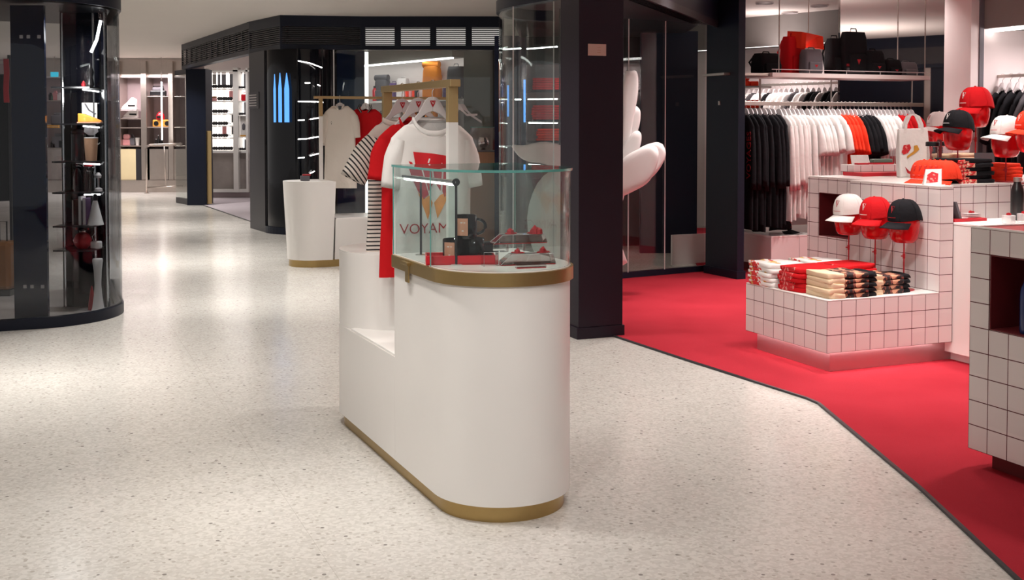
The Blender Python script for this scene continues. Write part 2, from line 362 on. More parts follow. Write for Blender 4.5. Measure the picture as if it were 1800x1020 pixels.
# curved black glass corner of the left shop
crv = arc(-2.72, 15.02, .52, 195, 330, 20)
m = MB(); m.wall(crv, .09, 2.37, .03); r = struct(m.build('window_1', 'blackg', smooth='auto'))
m = MB(); m.wall(arc(-2.72, 15.02, .545, 195, 330, 20), 0, .09, .08); m.build('plinth', 'navy', r)
struct(seg((-2.28, 14.76), (-1.93, 14.90), 0, 2.37, .04).build('wall_1', 'navyg'))
m = MB(); m.box(-1.93, -1.89, 14.95, 15.0, .1, 2.36); struct(m.build('trim_9', 'ledlow'))
m = MB(); m.box(-.63, -.25, 14.85, 14.95, 0, 2.37); struct(m.build('wall_2', 'greyw'))
m = MB(); m.box(-.25, -.05, 14.80, 14.95, 0, 2.37); struct(m.build('wall_3', 'black'))
m = MB(); m.box(-2.30, -.28, 14.64, 14.648, .05, 2.37); w = struct(m.build('window_2', 'glass'))
m = MB(); m.box(-2.295, -2.28, 14.632, 14.645, .05, 2.37); m.build('seam', 'hang', w)
# glowing blue panels set before the black glass, imitating its reflections
bl = thing('blue_lights', 'blue lit pointed panels behind the curved black glass', 'light', (0, 0, 0))  # glowing panels stand in for blue reflections on the black glass
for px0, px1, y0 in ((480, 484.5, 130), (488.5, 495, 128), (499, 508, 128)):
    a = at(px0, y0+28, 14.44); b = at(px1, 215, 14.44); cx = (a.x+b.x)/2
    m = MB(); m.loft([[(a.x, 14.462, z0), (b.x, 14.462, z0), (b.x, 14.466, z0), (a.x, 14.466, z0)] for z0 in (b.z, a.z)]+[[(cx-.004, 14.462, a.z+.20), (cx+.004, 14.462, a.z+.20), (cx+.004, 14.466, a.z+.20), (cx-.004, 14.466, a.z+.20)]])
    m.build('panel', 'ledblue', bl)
# rows of glowing strips imitating white light reflected in the black glass
ls = thing('shelf_light', 'thin white shelf lights in rows on the black glass left of the white jersey', 'light', (0, 0, 0))  # glowing strips and added uprights stand in for reflections on the black glass
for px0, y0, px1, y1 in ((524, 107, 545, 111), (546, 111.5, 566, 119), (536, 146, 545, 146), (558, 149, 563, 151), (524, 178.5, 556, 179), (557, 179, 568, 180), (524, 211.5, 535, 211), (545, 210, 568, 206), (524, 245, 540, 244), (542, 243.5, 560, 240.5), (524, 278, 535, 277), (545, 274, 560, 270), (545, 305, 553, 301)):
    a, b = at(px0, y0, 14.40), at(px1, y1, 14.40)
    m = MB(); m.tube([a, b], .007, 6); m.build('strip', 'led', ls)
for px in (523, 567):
    q = at(px, 200, 14.41); MB().box(q.x-.006, q.x+.006, 14.405, 14.417, .001, 2.369).build('upright', 'black', ls)  # uprights added to carry the imitation reflections

# ---------------------------------------------------------------- left glass corner shop
LC = (-3.5, 8.33)
ca = math.degrees(math.atan2(-.923, .385)); cb = math.degrees(math.atan2(.385, .923))
def lc_path(r):
    a = arc(LC[0], LC[1], r, ca, cb, 18)
    p0 = Vector(a[0])-V*1.5; p1 = Vector(a[-1])+U*1.3
    return [tuple(p0)]+a+[tuple(p1)]
LGP = lc_path(.60)
r = struct(MB().wall(LGP, .075, 2.25, .012).build('window_3', 'glassd', smooth='auto'))
MB().wall(lc_path(.61), 0, .075, .05).build('base_ring', 'navy', r, smooth='auto')
MB().wall(lc_path(.615), 2.25, CZ-.12, .08).build('head_ring', 'navy', r, smooth='auto')
m = MB(); m.prism(lc_path(.59)[:-1]+[tuple(Vector(lc_path(.59)[-1])), (-5.4, 8.6)], 2.25, 2.27); m.build('soffit', 'black', r)
m = MB(); m.prism(lc_path(.57)[:-1]+[tuple(Vector(lc_path(.57)[-1])), (-5.4, 8.6)], .002, .014); m.build('inner_deck', 'concrete', r)
pn = thing('black_panel', 'tall black panel with small steel fixings behind the left glass corner', 'panel', (-3.4, 8.02, 0))
m = MB(); m.box(-.118, .118, -.015, .015, .03, 2.24); m.build('board', 'navyg', pn)
for zz in (2.02, .26):
    for xx in (-.04, .01, .085):
        m = MB(); m.box(xx-.012, xx+.012, -.022, -.015, zz-.012, zz+.012); m.build('fixing', 'hang', pn, bevel=.002)
# ---------------------------------------------------------------- big foreground pillar
P = [(.435, 7.39), (.735, 7.515), (.625, 7.78), (.325, 7.655)]
r = struct(MB().prism(P, .075, CZ).build('wall_4', 'plum', bevel=.004))
Po = [(.425, 7.378), (.748, 7.512), (.632, 7.79), (.31, 7.66)]
MB().prism(Po, 0, .075).build('plinth', 'plum', r, bevel=.003)
pq = thing('wall_plate', 'small rose metal plate high on the dark foreground pillar', 'sign', (0, 0, 0))
d = (Vector(P[1])-Vector(P[0])).normalized(); a = Vector(P[0])+d*.062; b = Vector(P[0])+d*.192
seg(a, b, 1.4+122*7.42/2000, 1.4+142.5*7.42/2000, .006, off=-.0075).build('plate', 'plate', pq)
m = MB()
for j in range(3): seg(a+d*.065, a+d*.09, 1.872+j*.016, 1.874+j*.016, .001, m, off=-.0088)
m.build('lettering', 'tan', pq)
# header from pillar to the second column, with louvre slats under
Q0, Q1 = Vector((.735, 7.6)), Vector((1.93, 10.6))
r = struct(seg(Q0, Q1, 2.36, CZ, .25).build('trim_10', 'navy'))
m = MB()
for j in range(9):
    o = .03+j*.024
    seg(Q0, Q1, 2.335, 2.36, .008, m, off=o)
m.build('slats', 'black', r)
seg(Q0, Q1, 2.30, 2.36, .02).build('lip', 'char', r)
# second column
C2 = [(2.035, 10.245), (2.10, 10.27), (1.88, 10.80), (1.826, 10.70)]
r = struct(MB().prism(C2, .08, CZ).build('wall_5', 'navy'))
MB().prism([(2.03, 10.225), (2.115, 10.26), (1.885, 10.83), (1.808, 10.70)], 0, .08).build('plinth', 'navy', r)
# glass partition behind the carpet
GA, GB = (.62, 10.05), (1.83, 10.80)
r = struct(seg(GA, GB, .06, 2.36, .01).build('window_4', 'glass'))
seg(GA, GB, 0, .06, .05).build('bottom_rail', 'navy', r)
for t in (.36, .86 - .2):
    a = Vector(GA).lerp(Vector(GB), t); m = MB(); m.box(a.x-.004, a.x+.004, a.y-.012, a.y-.002, .06, 2.36); m.build('seam', 'hang', r)
# curved glass to the left of the pillar
CG = [(.40, 7.52), (.30, 7.72), (.20, 7.90), (.10, 8.05), (.02, 8.20), (-.04, 8.34), (-.08, 8.48), (-.10, 8.64), (-.098, 8.80), (-.07, 8.98), (-.01, 9.14), (.08, 9.27), (.20, 9.35), (.34, 9.38)]
CG = CG[::-1]
r = struct(MB().wall(CG, .075, 2.25, .012).build('window_5', 'glass', smooth='auto'))
def off_path(path, d):
    L = []
    for i, p in enumerate(path):
        q = (Vector(path[min(i+1, len(path)-1)])-Vector(path[max(i-1, 0)])).normalized(); L.append((p[0]+q.y*d, p[1]-q.x*d))
    return L
MB().wall(off_path(CG, .015), 0, .075, .05).build('base_ring', 'navy', r, smooth='auto')
MB().wall(off_path(CG, .02), 2.25, 2.335, .07).build('head_ring', 'navy', r, smooth='auto')
for px, Y in ((902, 8.2), (973, 7.86)):
    p = at(px, 200, Y); m = MB(); m.box(p.x-.004, p.x+.004, p.y-.02, p.y-.012, .08, 2.25); m.build('seam', 'hang', r)
struct(MB().prism(CG[::-1][:8]+[(-.07, 8.98), (.1, 13.3), (1.9, 13.3), (1.84, 10.75), (.74, 7.62)], 2.40, 2.46).build('trim_11', 'char'))
# inner back wall of the enclosure
r = struct(MB().box(.16, 1.95, 13.2, 13.3, 0, 2.42).build('wall_6', 'mauve'))
MB().box(.16, 1.95, 13.17, 13.2, 0, .78).build('dark_base', 'black', r)
struct(MB().box(1.40, 2.02, 12.4, 12.5, 0, 2.42).build('wall_7', 'navy'))
struct(MB().box(-.2, .16, 13.0, 13.1, 0, 2.42).build('wall_8', 'navyg'))
struct(MB().box(.16, 1.95, 12.9, 13.17, 2.10, 2.42).build('trim_12', 'black'))
# ---------------------------------------------------------------- right hand shop
p, q = Vector((2.2, 16.3)), Vector((4.30, 13.87))
r = struct(seg(p, q, 2.41, CZ, .3, off=-.3).build('wall_9', 'greyw'))
seg(p, q, 0, 2.41, .05).build('lit_wall', 'pinkw', r)
seg(p, q, 2.405, 2.43, .02, off=-.29).build('cove_light', 'ledlow', r)
R0 = Vector((2.136, 10.6))                       # left end of the clothes rail
mo = R0+U*.9
ma, mb = mo+V*1.842, mo+V*3.62
r = struct(seg(ma, mb, .3, CZ, .03).build('wall_10', 'mirror'))
struct(seg(mo-V*.2, ma, 0, .3, .03).build('wall_11', 'pinkw'))
# right wall with the lit alcove
w0 = Vector((3.92, 9.5)); D = -U
r = struct(seg(w0, w0+D*3.2, 2.2, CZ, .55, off=0).build('wall_12', 'greyw'))
struct(MB().prism([w0-V*.13, w0, w0+V*.6, w0+V*.6-D*.3, w0-V*.13-D*.3], 0, CZ).build('wall_13', 'pinkw'))
b0 = w0+V*.55
struct(seg(b0, b0+D*3.2, 0, CZ, .05).build('wall_14', 'pinkw'))
seg(w0+V*.06, w0+V*.06+D*3.2, 2.175, 2.2, .03).build('cove_light', 'led', r)
MB().prism([w0-V*.045-U*.012, w0-V*.0-U*.012, w0-V*.0, w0-V*.045], .01, CZ-.001).build('frame_edge', 'grey2', r)
for d_ in (.55, 1.5):
    q_ = b0+D*d_-V*.012; m = MB(); m.tube([(q_.x, q_.y, .4), (q_.x, q_.y, 2.15)], .012, 6); m.build('light_tube', 'led', r)
# what the mirror sees: the shopfront across the mall to the right
r = louvre_header('trim_13', (9.6, 2.0), (9.9, 16.0), 2.30, 2.62, 2.36, 2.62, 12, 'char')
fx = 9.7
for i, (y0, y1, mm) in enumerate(((1, 7.2, 'cream'), (7.2, 7.3, 'steel'), (7.3, 8.6, 'cream'), (8.6, 8.7, 'steel'), (8.7, 10.2, 'navy'), (10.2, 10.3, 'steel'), (10.3, 11.8, 'navy'), (11.8, 11.9, 'steel'), (11.9, 14, 'navy'))):
    zt_ = 1.98 if mm == 'cream' else 2.3
    w_ = struct(MB().box(9.7, 9.8, y0, y1, 0, zt_).build('wall_%d' % (15+i), mm))
    if mm == 'cream': MB().box(9.7, 9.8, y0, y1, 1.98, 2.3).build('upper_panel', 'navy', w_)
# ---------------------------------------------------------------- far walls on the left
struct(MB().box(-12, -6.1, 24.3, 24.4, 0, CZ).build('wall_left', 'mauve'))
struct(MB().box(-12, -6.1, 23.8, 24.3, 0, .25).build('trim_14', 'concrete'))
struct(MB().box(-6.1, -2.0, 22.6, 22.7, 0, CZ).build('wall_back', 'pinkw'))
# backpack shop wall (oblique)
BSA, BSB = Vector((-2.75, 19.4)), Vector((-.62, 16.36))
r = struct(seg(BSA, BSB, 0, 2.37, .06).build('wall_31', 'pinkw'))
seg(BSA, BSB, 2.37, CZ, .3, off=-.28).build('bulkhead', 'greyw', r)
seg(BSA, BSB, 2.345, 2.365, .03, off=-.285).build('cove_light', 'led', r)
area(-2.3, 16.9, 2.5, 14, .8, (1, .93, .9), 175, name='cove_lamp')
area(3.2, 14.2, 2.3, 14, .6, (1, .86, .84), 170, name='cove_lamp')
p = w0+V*.3+D*.9; area(p.x, p.y, 2.15, 26, .35, (1, .88, .88), 170, name='alcove_lamp')
area(-7.8, 23.5, 2.5, 60, 1.4, (1, .86, .88), 170, name='far_shelf_lamp', sy=.2)
area(-4.9, 20.9, 2.6, 14, .8, (1, .95, .95), 170, name='eyewear_lamp')
area(.9, 12.7, 2.05, 3, .9, (1, .85, .88), 170, name='inner_shelf_lamp', sy=.1)
# ================================================================ DISPLAY PLINTHS IN THE MALL
def stadium(r, y0, y1, n=18, e0=True, e1=True):
    L = []
    L += [(r*math.cos(math.radians(t)), y0+r*math.sin(math.radians(t))) for t in [180+180*i/n for i in range(n+1)]] if e0 else [(-r, y0), (r, y0)]
    L += [(r*math.cos(math.radians(t)), y1+r*math.sin(math.radians(t))) for t in [180*i/n for i in range(n+1)]] if e1 else [(r, y1), (-r, y1)]
    return L
B1 = Vector((-.045, 4.2)); RZ1 = math.radians(23.95)
dt = thing('display_plinth', 'white rounded two-level display plinth with brass base and brass top band, in the foreground', 'display stand', (B1.x, B1.y, 0), RZ1)
MB().prism(stadium(.238, 0, 1.255, 24), 0, .06).build('base_band', 'brass', dt, smooth='auto')
MB().prism(stadium(.26, 0, .458, 30, True, False), .06, .841).build('front_block', 'white', dt, smooth='auto')
MB().prism(stadium(.26, .459, 1.255, 30, False, True), .06, .475).build('low_body', 'white', dt, smooth='auto')
MB().prism([(x*.985, y) for x, y in stadium(.26, .459, 1.1, 2, False, False)], .475, .485).build('ledge', 'whitetop', dt, bevel=.002)
MB().prism(stadium(.258, 1.21, 1.255, 30), .476, .818).build('rear_block', 'white', dt, smooth='auto')
MB().prism(stadium(.258, 1.21, 1.255, 30), .818, .824).build('rear_top', 'whitetop', dt, smooth='auto')
MB().prism(stadium(.272, 0, .458, 36, True, False), .838, .885).build('brass_band', 'brass', dt, smooth='auto')
MB().prism(stadium(.262, 0, .452, 36, True, False), .8855, .889).build('top_surface', 'whitetop', dt, smooth='auto')
m = MB(); m.box(-.288, -.27, .22, .30, .868, .88); m.box(-.276, -.27, .24, .28, .80, .87); m.build('lock_plate', 'brass', dt, bevel=.002)
gc = thing('glass_case', 'clear curved glass case with green-edged top on the foreground plinth', 'glass case', (B1.x, B1.y, .885), RZ1)
gp = [(-.262, .452)]+[(.262*math.cos(math.radians(t)), .262*math.sin(math.radians(t))) for t in [180+180*i/30 for i in range(31)]]+[(.262, .452)]
MB().wall(gp, .005, .349, .006).build('curved_wall', 'glass', gc, smooth='auto')
MB().box(-.256, .256, .446, .452, .005, .349).build('back_pane', 'glass', gc)
MB().prism(stadium(.268, 0, .458, 36, True, False), .350, .359).build('top_pane', 'glass', gc)
gq = [(-.270, .460)]+[(.270*math.cos(math.radians(t)), .270*math.sin(math.radians(t))) for t in [180+180*i/36 for i in range(37)]]+[(.270, .460), (-.270, .460)]
m = MB(); m.wall(gq, .350, .359, .0018); m.build('green_edge', 'glasse', gc)
m = MB(); m.box(-.268, -.2655, .012, .018, .003, .351); m.box(-.266, -.263, .452, .457, .003, .351); m.box(.263, .266, .452, .457, .003, .351); m.build('seam', 'glasse', gc)
def loc1(px, py, z):
    """local plinth coordinates under a photo pixel on the level z"""
    r = at(px, py, 1.0)-Vector((0, 0, 1.4)); t = (z-1.4)/r.z; p = Vector((r.x*t, r.y*t))-B1
    return Vector((p.x*math.cos(RZ1)+p.y*math.sin(RZ1), -p.x*math.sin(RZ1)+p.y*math.cos(RZ1)))
def w1(p, z): # plinth-local to world
    return (B1.x+p[0]*math.cos(RZ1)-p[1]*math.sin(RZ1), B1.y+p[0]*math.sin(RZ1)+p[1]*math.cos(RZ1), z)
Z0 = .8892
# light bar inside the case
pa, pb = loc1(740, 449, Z0), loc1(802, 466, Z0)
lb = thing('case_lamp', 'slim chrome light bar on two posts inside the foreground glass case', 'lamp', w1(pa, Z0), 0)
q = Vector(w1(pb, Z0))-Vector(w1(pa, Z0))
for o in (Vector((0, 0, 0)), q):
    m = MB(); m.lathe([(.022, 0), (.022, .004), (.006, .007)], 20, (o.x, o.y)); m.build('foot', 'chrome', lb, smooth='auto')
    m = MB(); m.lathe([(.0045, .004), (.0045, .30)], 10, (o.x, o.y)); m.build('post', 'char', lb, smooth='auto')
m = MB(); m.tube([Vector((0, 0, .303))-q*.55, Vector((0, 0, .303))+q*1.03], .008, 10); m.build('bar', 'chrome', lb, smooth='auto')
m = MB(); m.tube([Vector((0, 0, .294))-q*.5, Vector((0, 0, .294))+q*.92], .0055, 8); m.build('light_strip', 'led', lb)
m = MB(); m.tube([Vector((q.x, q.y, .303))+Vector((.0, -.012, 0)), Vector((q.x, q.y, .303))+Vector((0, .012, 0))], .014, 16); m.build('knob', 'black', lb, smooth='auto')
# red tray
ta = loc1(749, 463, Z0); tb = loc1(871, 465, Z0)
tr = thing('tray', 'shallow bright red rectangular tray holding the black mugs', 'tray', ((808-900)/2000*4.205, 4.205, Z0), .10)
m = MB(); L, Wd, Ht = .127, .06, .034
m.box(-L, L, -Wd, Wd, 0, .005); m.build('base', 'redp', tr)
m = MB(); m.box(-L, L, -Wd, -Wd+.005, .0, Ht); m.box(-L, L, Wd-.005, Wd, .0, Ht); m.box(-L, -L+.005, -Wd+.005, Wd-.005, .0, Ht); m.box(L-.005, L, -Wd+.005, Wd-.005, .0, Ht); m.build('rim', 'redp', tr, bevel=.0015)
def mug():
    t = thing('mug', 'x', 'mug', (0, 0, 0))
    m = MB(); m.lathe([(.036, 0), (.0375, .003), (.0375, .084), (.0355, .0865), (.034, .084), (.034, .006), (.001, .005)], 32); m.build('body', 'blackg', t, smooth='auto')
    m = MB(); m.tube([(.036+.032*math.sin(math.radians(a)), 0, .043+.027*math.cos(math.radians(a))) for a in range(0, 181, 15)], .0055, 8); m.build('handle', 'blackg', t, smooth=True)
    m = MB(); n = 14
    rr = .0379
    g = [[m.bm.verts.new((rr*math.cos(math.radians(210+60*i/n)), rr*math.sin(math.radians(210+60*i/n)), z)) for i in range(n+1)] for z in (.012, .03, .05, .076)]
    for j in range(3):
        for i in range(n): m.face([g[j][i], g[j][i+1], g[j+1][i+1], g[j+1][i]])
    pr = m.build('portrait_print', 'skin', t, smooth=True)
    m = MB()
    for aa, zz, w_, h_ in ((236, .060, 7, .0025), (252, .060, 5, .002), (243, .030, 6, .0022)):
        g = [[m.bm.verts.new(((rr+.0002)*math.cos(math.radians(aa+w_*s)), (rr+.0002)*math.sin(math.radians(aa+w_*s)), zz+h_*u*(1-abs(s)*.6))) for s in (-1, -.5, 0, .5, 1)] for u in (-1, 1)]
        for i in range(4): m.face([g[0][i], g[0][i+1], g[1][i+1], g[1][i]])
    m.build('features', 'white_cl', pr)
    return t
mg = mug()
def wp(px, Y, z): p = at(px, 300, Y); return (p.x*1.0, Y, z)
tl = tr.location
for i, (px, Y, z, rz, lab) in enumerate(((797, 4.19, Z0+.0055, 8, 'lower left black mug with a portrait print standing in the red tray'), (832, 4.22, Z0+.0055, -10, 'lower right black mug turned with its handle forward in the red tray'), (819, 4.205, Z0+.0055+.087, 12, 'topmost black mug with a portrait print, stacked on two others'))):
    o = mg if i == 0 else dup(mg)
    o.location = wp(px, Y, z); o.rotation_euler = (0, 0, math.radians(rz if i != 1 else -60)); o['label'] = lab; o['group'] = 'portrait mugs in the glass case'; o.scale = (1.08, 1.08, 1.0)
p = wp(851, 4.27, Z0+.0055); bxx = thing('gift_box', 'black gift box standing behind the mugs in the red tray', 'box', p, RZ1)
m = MB(); m.box(-.028, .028, -.02, .02, 0, .055); m.build('carton', 'black', bxx, bevel=.001); m = MB(); m.box(-.0285, .0285, -.0205, .0205, .055, .066); m.build('lid', 'blackg', bxx, bevel=.001)
# acrylic risers with red jewellery
def acrylic_tray(name, lab, loc, rz, L, Wd, z1, slope=.05, group=None):
    t = thing(name, lab, 'tray', loc, rz, group)
    m = MB(); m.loft([[(-L, -Wd, 0), (L, -Wd, 0), (L, Wd, 0), (-L, Wd, 0)], [(-L+slope, -Wd+.01, z1), (L-.01, -Wd+.01, z1), (L-.01, Wd-.01, z1), (-L+slope, Wd-.01, z1)]]); m.build('acrylic_body', 'acryl', t)
    m = MB(); m.box(-L+.002, L-.002, -Wd+.003, Wd-.003, -.003, -.0002); m.build('red_base', 'redgl', t)
    for s in (-1, 1):
        m = MB(); m.tube([(-L, s*Wd*-1, 0.0), (-L+slope, s*(Wd-.01)*-1, z1), (L-.01, s*(Wd-.01)*-1, z1), (L, s*Wd*-1, 0)], .0012, 5); m.build('edge', 'frost', t)
    return t
TZ = Z0+.034
def jewel(loc, sc, lab, seed):
    t = thing('jewellery', lab, 'jewellery', loc, seed, 'red jewellery pieces on the acrylic risers')
    rnd = random.Random(seed)
    for i in range(4):
        a = rnd.uniform(0, 6.28); r = rnd.uniform(0, .014)*sc
        m = MB(); m.lathe([(.0, 0), (.008*sc, .001), (.007*sc, rnd.uniform(.006, .012)*sc), (.001, rnd.uniform(.010, .018)*sc)], 6, (r*math.cos(a), r*math.sin(a))); m.build('stone', 'redm', t)
    m = MB(); m.tube([(.020*sc*math.cos(a/10*6.28), .013*sc*math.sin(a/10*6.28), .003) for a in range(11)], .002, 6); m.build('band', 'redm', t, smooth=True)
    return t
c1 = wp(925, 4.17, Z0+.004); t1 = acrylic_tray('riser', 'lower clear acrylic riser with a red underside in the glass case', c1, RZ1-.15, .105, .035, .036, .045, 'acrylic risers in the glass case')
m = MB(); m.box(-.09, .09, -.03, .03, -.004, -.003); 
m.build('foot_plate', 'acryl', t1)
c2 = wp(912, 4.24, Z0+.074); t2 = acrylic_tray('riser', 'upper clear acrylic riser stacked over the lower one in the glass case', c2, RZ1-.15, .103, .033, .030, .035, 'acrylic risers in the glass case')
for xx in (-.045, .02):
    m = MB(); m.box(xx-.004, xx+.004, -.006, .006, -.034, -.0035); m.build('spacer', 'acryl', t2)
for i, (px, Y, z, sc, lab) in enumerate(((898, 4.23, Z0+.105, 1.4, 'pale red ring set at the left end of the upper acrylic riser'), (940, 4.24, Z0+.105, 1.9, 'dark red faceted jewel at the right end of the upper acrylic riser'), (910, 4.16, Z0+.041, 1.2, 'red ring set on the left of the lower acrylic riser'), (955, 4.18, Z0+.041, 1.4, 'dark red jewel at the right of the lower acrylic riser'))):
    jewel(wp(px, Y, z), sc, lab, i+1)
c3 = wp(933, 4.06, Z0); t = thing('acrylic_bar', 'small clear acrylic bar with a red card lying at the front of the glass case', 'holder', c3, RZ1-.15)
m = MB(); m.box(-.055, .055, -.014, .014, .003, .012); m.build('bar', 'acryl', t, bevel=.001); m = MB(); m.box(-.054, .054, -.013, .013, 0, .003); m.build('card', 'redm', t)
c4 = wp(861, 4.12, Z0); t = thing('acrylic_stand', 'empty clear acrylic bridge stand right of the red tray in the glass case', 'stand', c4, RZ1-.1)
m = MB(); m.box(-.028, -.0265, -.02, .02, 0, .05); m.box(.0265, .028, -.02, .02, 0, .05); m.build('sides', 'acryl', t); m = MB(); m.box(-.028, .060, -.02, .02, .05, .0515); m.build('top', 'acryl', t)
m = MB(); m.tube([(-.028, -.02, 0), (-.028, -.02, .051), (.06, -.02, .051)], .001, 5); m.tube([(.027, -.02, 0), (.027, -.02, .05)], .001, 5); m.build('edge', 'frost', t)

# ---------------------------------------------------------------- garments
def hook(m, z=0, h=.075, r=.012):
    pts = [(0, 0, -h)]+[(0, 0, -h*.5)]+[(0, 0, -r*1.2)]+[(0, r*math.sin(math.radians(a))-0, -r*.9+r*(1-math.cos(math.radians(a)))*.0+r*math.cos(math.radians(a))*.9) for a in range(-60, 181, 30)]
    m.tube(pts[:2]+[(0, -r*.9, -r)]+pts[3:], .0022, 6)
def hanger(name, lab, loc, rz, m_='hang', group=None, logo=True, w=.18, drop=.235):
    """origin at the top of the rail; the hook wraps the rail"""
    t = thing(name, lab, 'hanger', loc, rz, group)
    up = [(.018, -.070), (.030, -.080), (.042, -.100), (.060, -.134), (.10, -.176), (w, -drop-.012)]
    lo = [(w-.004, -drop-.022), (.095, -.190), (.062, -.165), (.032, -.140), (0, -.128)]
    out = [(0, -.066)]+up+lo
    full = out+[(-x, z) for x, z in out[1:-1][::-1]]
    m = MB(); 
    # build as quads between upper and lower edges so the arms stay clean
    ux = [(0, -.066)]+up; lx = [(0, -.128), (.016, -.133), (.032, -.141), (.047, -.152), (.062, -.166), (.095, -.200), (w-.003, -drop-.034)]
    for s in (-1, 1):
        m.loft([[(s*u[0], -.006, u[1]), (s*u[0], .006, u[1]), (s*l[0], .006, l[1]), (s*l[0], -.006, l[1])] for u, l in zip(ux, lx)])
    m.build('body', m_, t, bevel=.002, smooth='auto')
    m = MB(); m.tube([(0, 0, -.070), (0, 0, -.045), (0, -.010, -.035), (0, -.0215, -.020), (0, -.0215, -.004), (0, -.012, .004), (0, .002, .004), (0, .012, .001)], .0022, 6); m.build('hook', 'chrome', t, smooth=True)
    if logo:
        m = MB(); a = [m.bm.verts.new(p) for p in ((-.013, -.0075, -.083), (.013, -.0075, -.083), (.008, -.0075, -.099), (0, -.0075, -.112), (-.008, -.0075, -.099))]; m.face(a); lg = m.build('emblem', 'redm', t)
        m = MB(); m.tube([(-.006, -.009, -.087), (.002, -.009, -.098)], .0008, 4); m.tube([(.006, -.009, -.087), (-.001, -.009, -.098)], .0008, 4); m.build('emblem_mark', 'white_cl', lg)
    return t
def sgn(v): return -1 if v < 0 else 1
def shirt(rows, sleeves, neck=(.085, -.155, -.215), th=.026, n=40, wr=.004, seed=1, flare=0):
    """returns MB of body and list of MB sleeves. rows: (z, halfwidth). neck: halfwidth, back z, front z"""
    rnd = random.Random(seed); ph = [rnd.uniform(0, 6.28) for _ in range(6)]
    def pt(a, w, z, k=1):
        c, s = math.cos(a), math.sin(a)
        x = w*sgn(c)*abs(c)**.8; t = th*k*(1 if k < 1 else 1)
        y = t*sgn(s)*abs(s)**.7
        y += wr*(math.sin(x*38+z*9+ph[0])+.6*math.sin(x*71-z*7+ph[1]))*min(1, abs(z-rows[0][0])*5)*(1+flare*2*abs(z))
        return (x, y, z)
    rings = []
    nw, nb, nf = neck
    for k_, (dz, ww, kk) in enumerate(((.012, .93, .8), (0, 1, .9), (-.022, 1.03, 1))):
        r = []
        for i in range(n):
            a = 2*PI*i/n; c, s = math.cos(a), math.sin(a)
            z = (nb if s > 0 else nb+(nf-nb)*abs(s)**1.2)+dz*(1 if k_ else 0)
            if k_ == 0: z = (nb if s > 0 else nb+(nf-nb)*abs(s)**1.2)-.012
            x, y, _ = pt(a, nw*ww, rows[0][0], kk); r.append((x, y, z))
        rings.append(r)
    for j, (z, w) in enumerate(rows):
        r = []
        for i in range(n):
            a = 2*PI*i/n; s = math.sin(a)
            zz = z
            if j < 3 and s < 0: zz = min(z, z+(nf-.03-z)*abs(s)**1.5*(1-abs(math.cos(a)))*(1 if z > nf-.03 else 0))
            r.append(pt(a, w, zz))
        rings.append(r)
    b = MB(); b.loft(rings, cap=False)
    b.neck = [tuple(p) for p in rings[1]]
    S = []
    for (x0, z0, r0), (x1, z1, r1), tk in sleeves:
        m = MB(); rr = []
        d = Vector((x1-x0, 0, z1-z0)).normalized(); pn = Vector((-d.z, 0, d.x))
        for i in range(9):
            t = i/8; c = Vector((x0, 0, z0)).lerp(Vector((x1, 0, z1)), t); r = (r0+(r1-r0)*t)*(.55+.45*min(1, t*2.6)**.7)
            rr.append([c+pn*r*math.cos(a)+Vector((0, 1, 0))*(tk*math.sin(a)+wr*.8*math.sin(a*3+t*5+ph[2])) for a in [2*PI*k/18 for k in range(18)]])
        # turned-in cuff
        c = Vector((x1, 0, z1)); rr.append([c-d*.012+pn*r1*.85*math.cos(a)+Vector((0, 1, 0))*(tk*.8*math.sin(a)) for a in [2*PI*k/18 for k in range(18)]])
        m.loft(rr, cap=False); S.append(m)
    def fy(x, z):
        w = rows[-1][1]
        for (za, wa), (zb, wb) in zip(rows, rows[1:]):
            if za >= z >= zb: w = wa+(wb-wa)*(za-z)/(za-zb); break
        q = min(.999, abs(x)/w)**(1/.8); s = math.sqrt(max(0, 1-q*q))
        y = -th*s**.7
        y += wr*(math.sin(x*38+z*9+ph[0])+.6*math.sin(x*71-z*7+ph[1]))*min(1, abs(z-rows[0][0])*5)
        return y
    return b, S, fy
def on_cloth(polys, fy, m_, parent, name, off=.003, zmap=lambda z: z):
    """flat print polygons wrapped on the garment front"""
    m = MB(); polys = [[(x, zmap(z)) for x, z in P_] for P_ in polys]
    for P_ in polys:
        f = m.face([m.bm.verts.new((x, 0, z)) for x, z in P_])
    bmesh.ops.triangulate(m.bm, faces=m.bm.faces[:])
    for _ in range(4):
        es = [e for e in m.bm.edges if e.calc_length() > .012]
        if es: bmesh.ops.subdivide_edges(m.bm, edges=es, cuts=1)
        bmesh.ops.triangulate(m.bm, faces=m.bm.faces[:])
    for v in m.bm.verts: v.co.y = fy(v.co.x, v.co.z)-off
    return m.build(name, m_, parent)
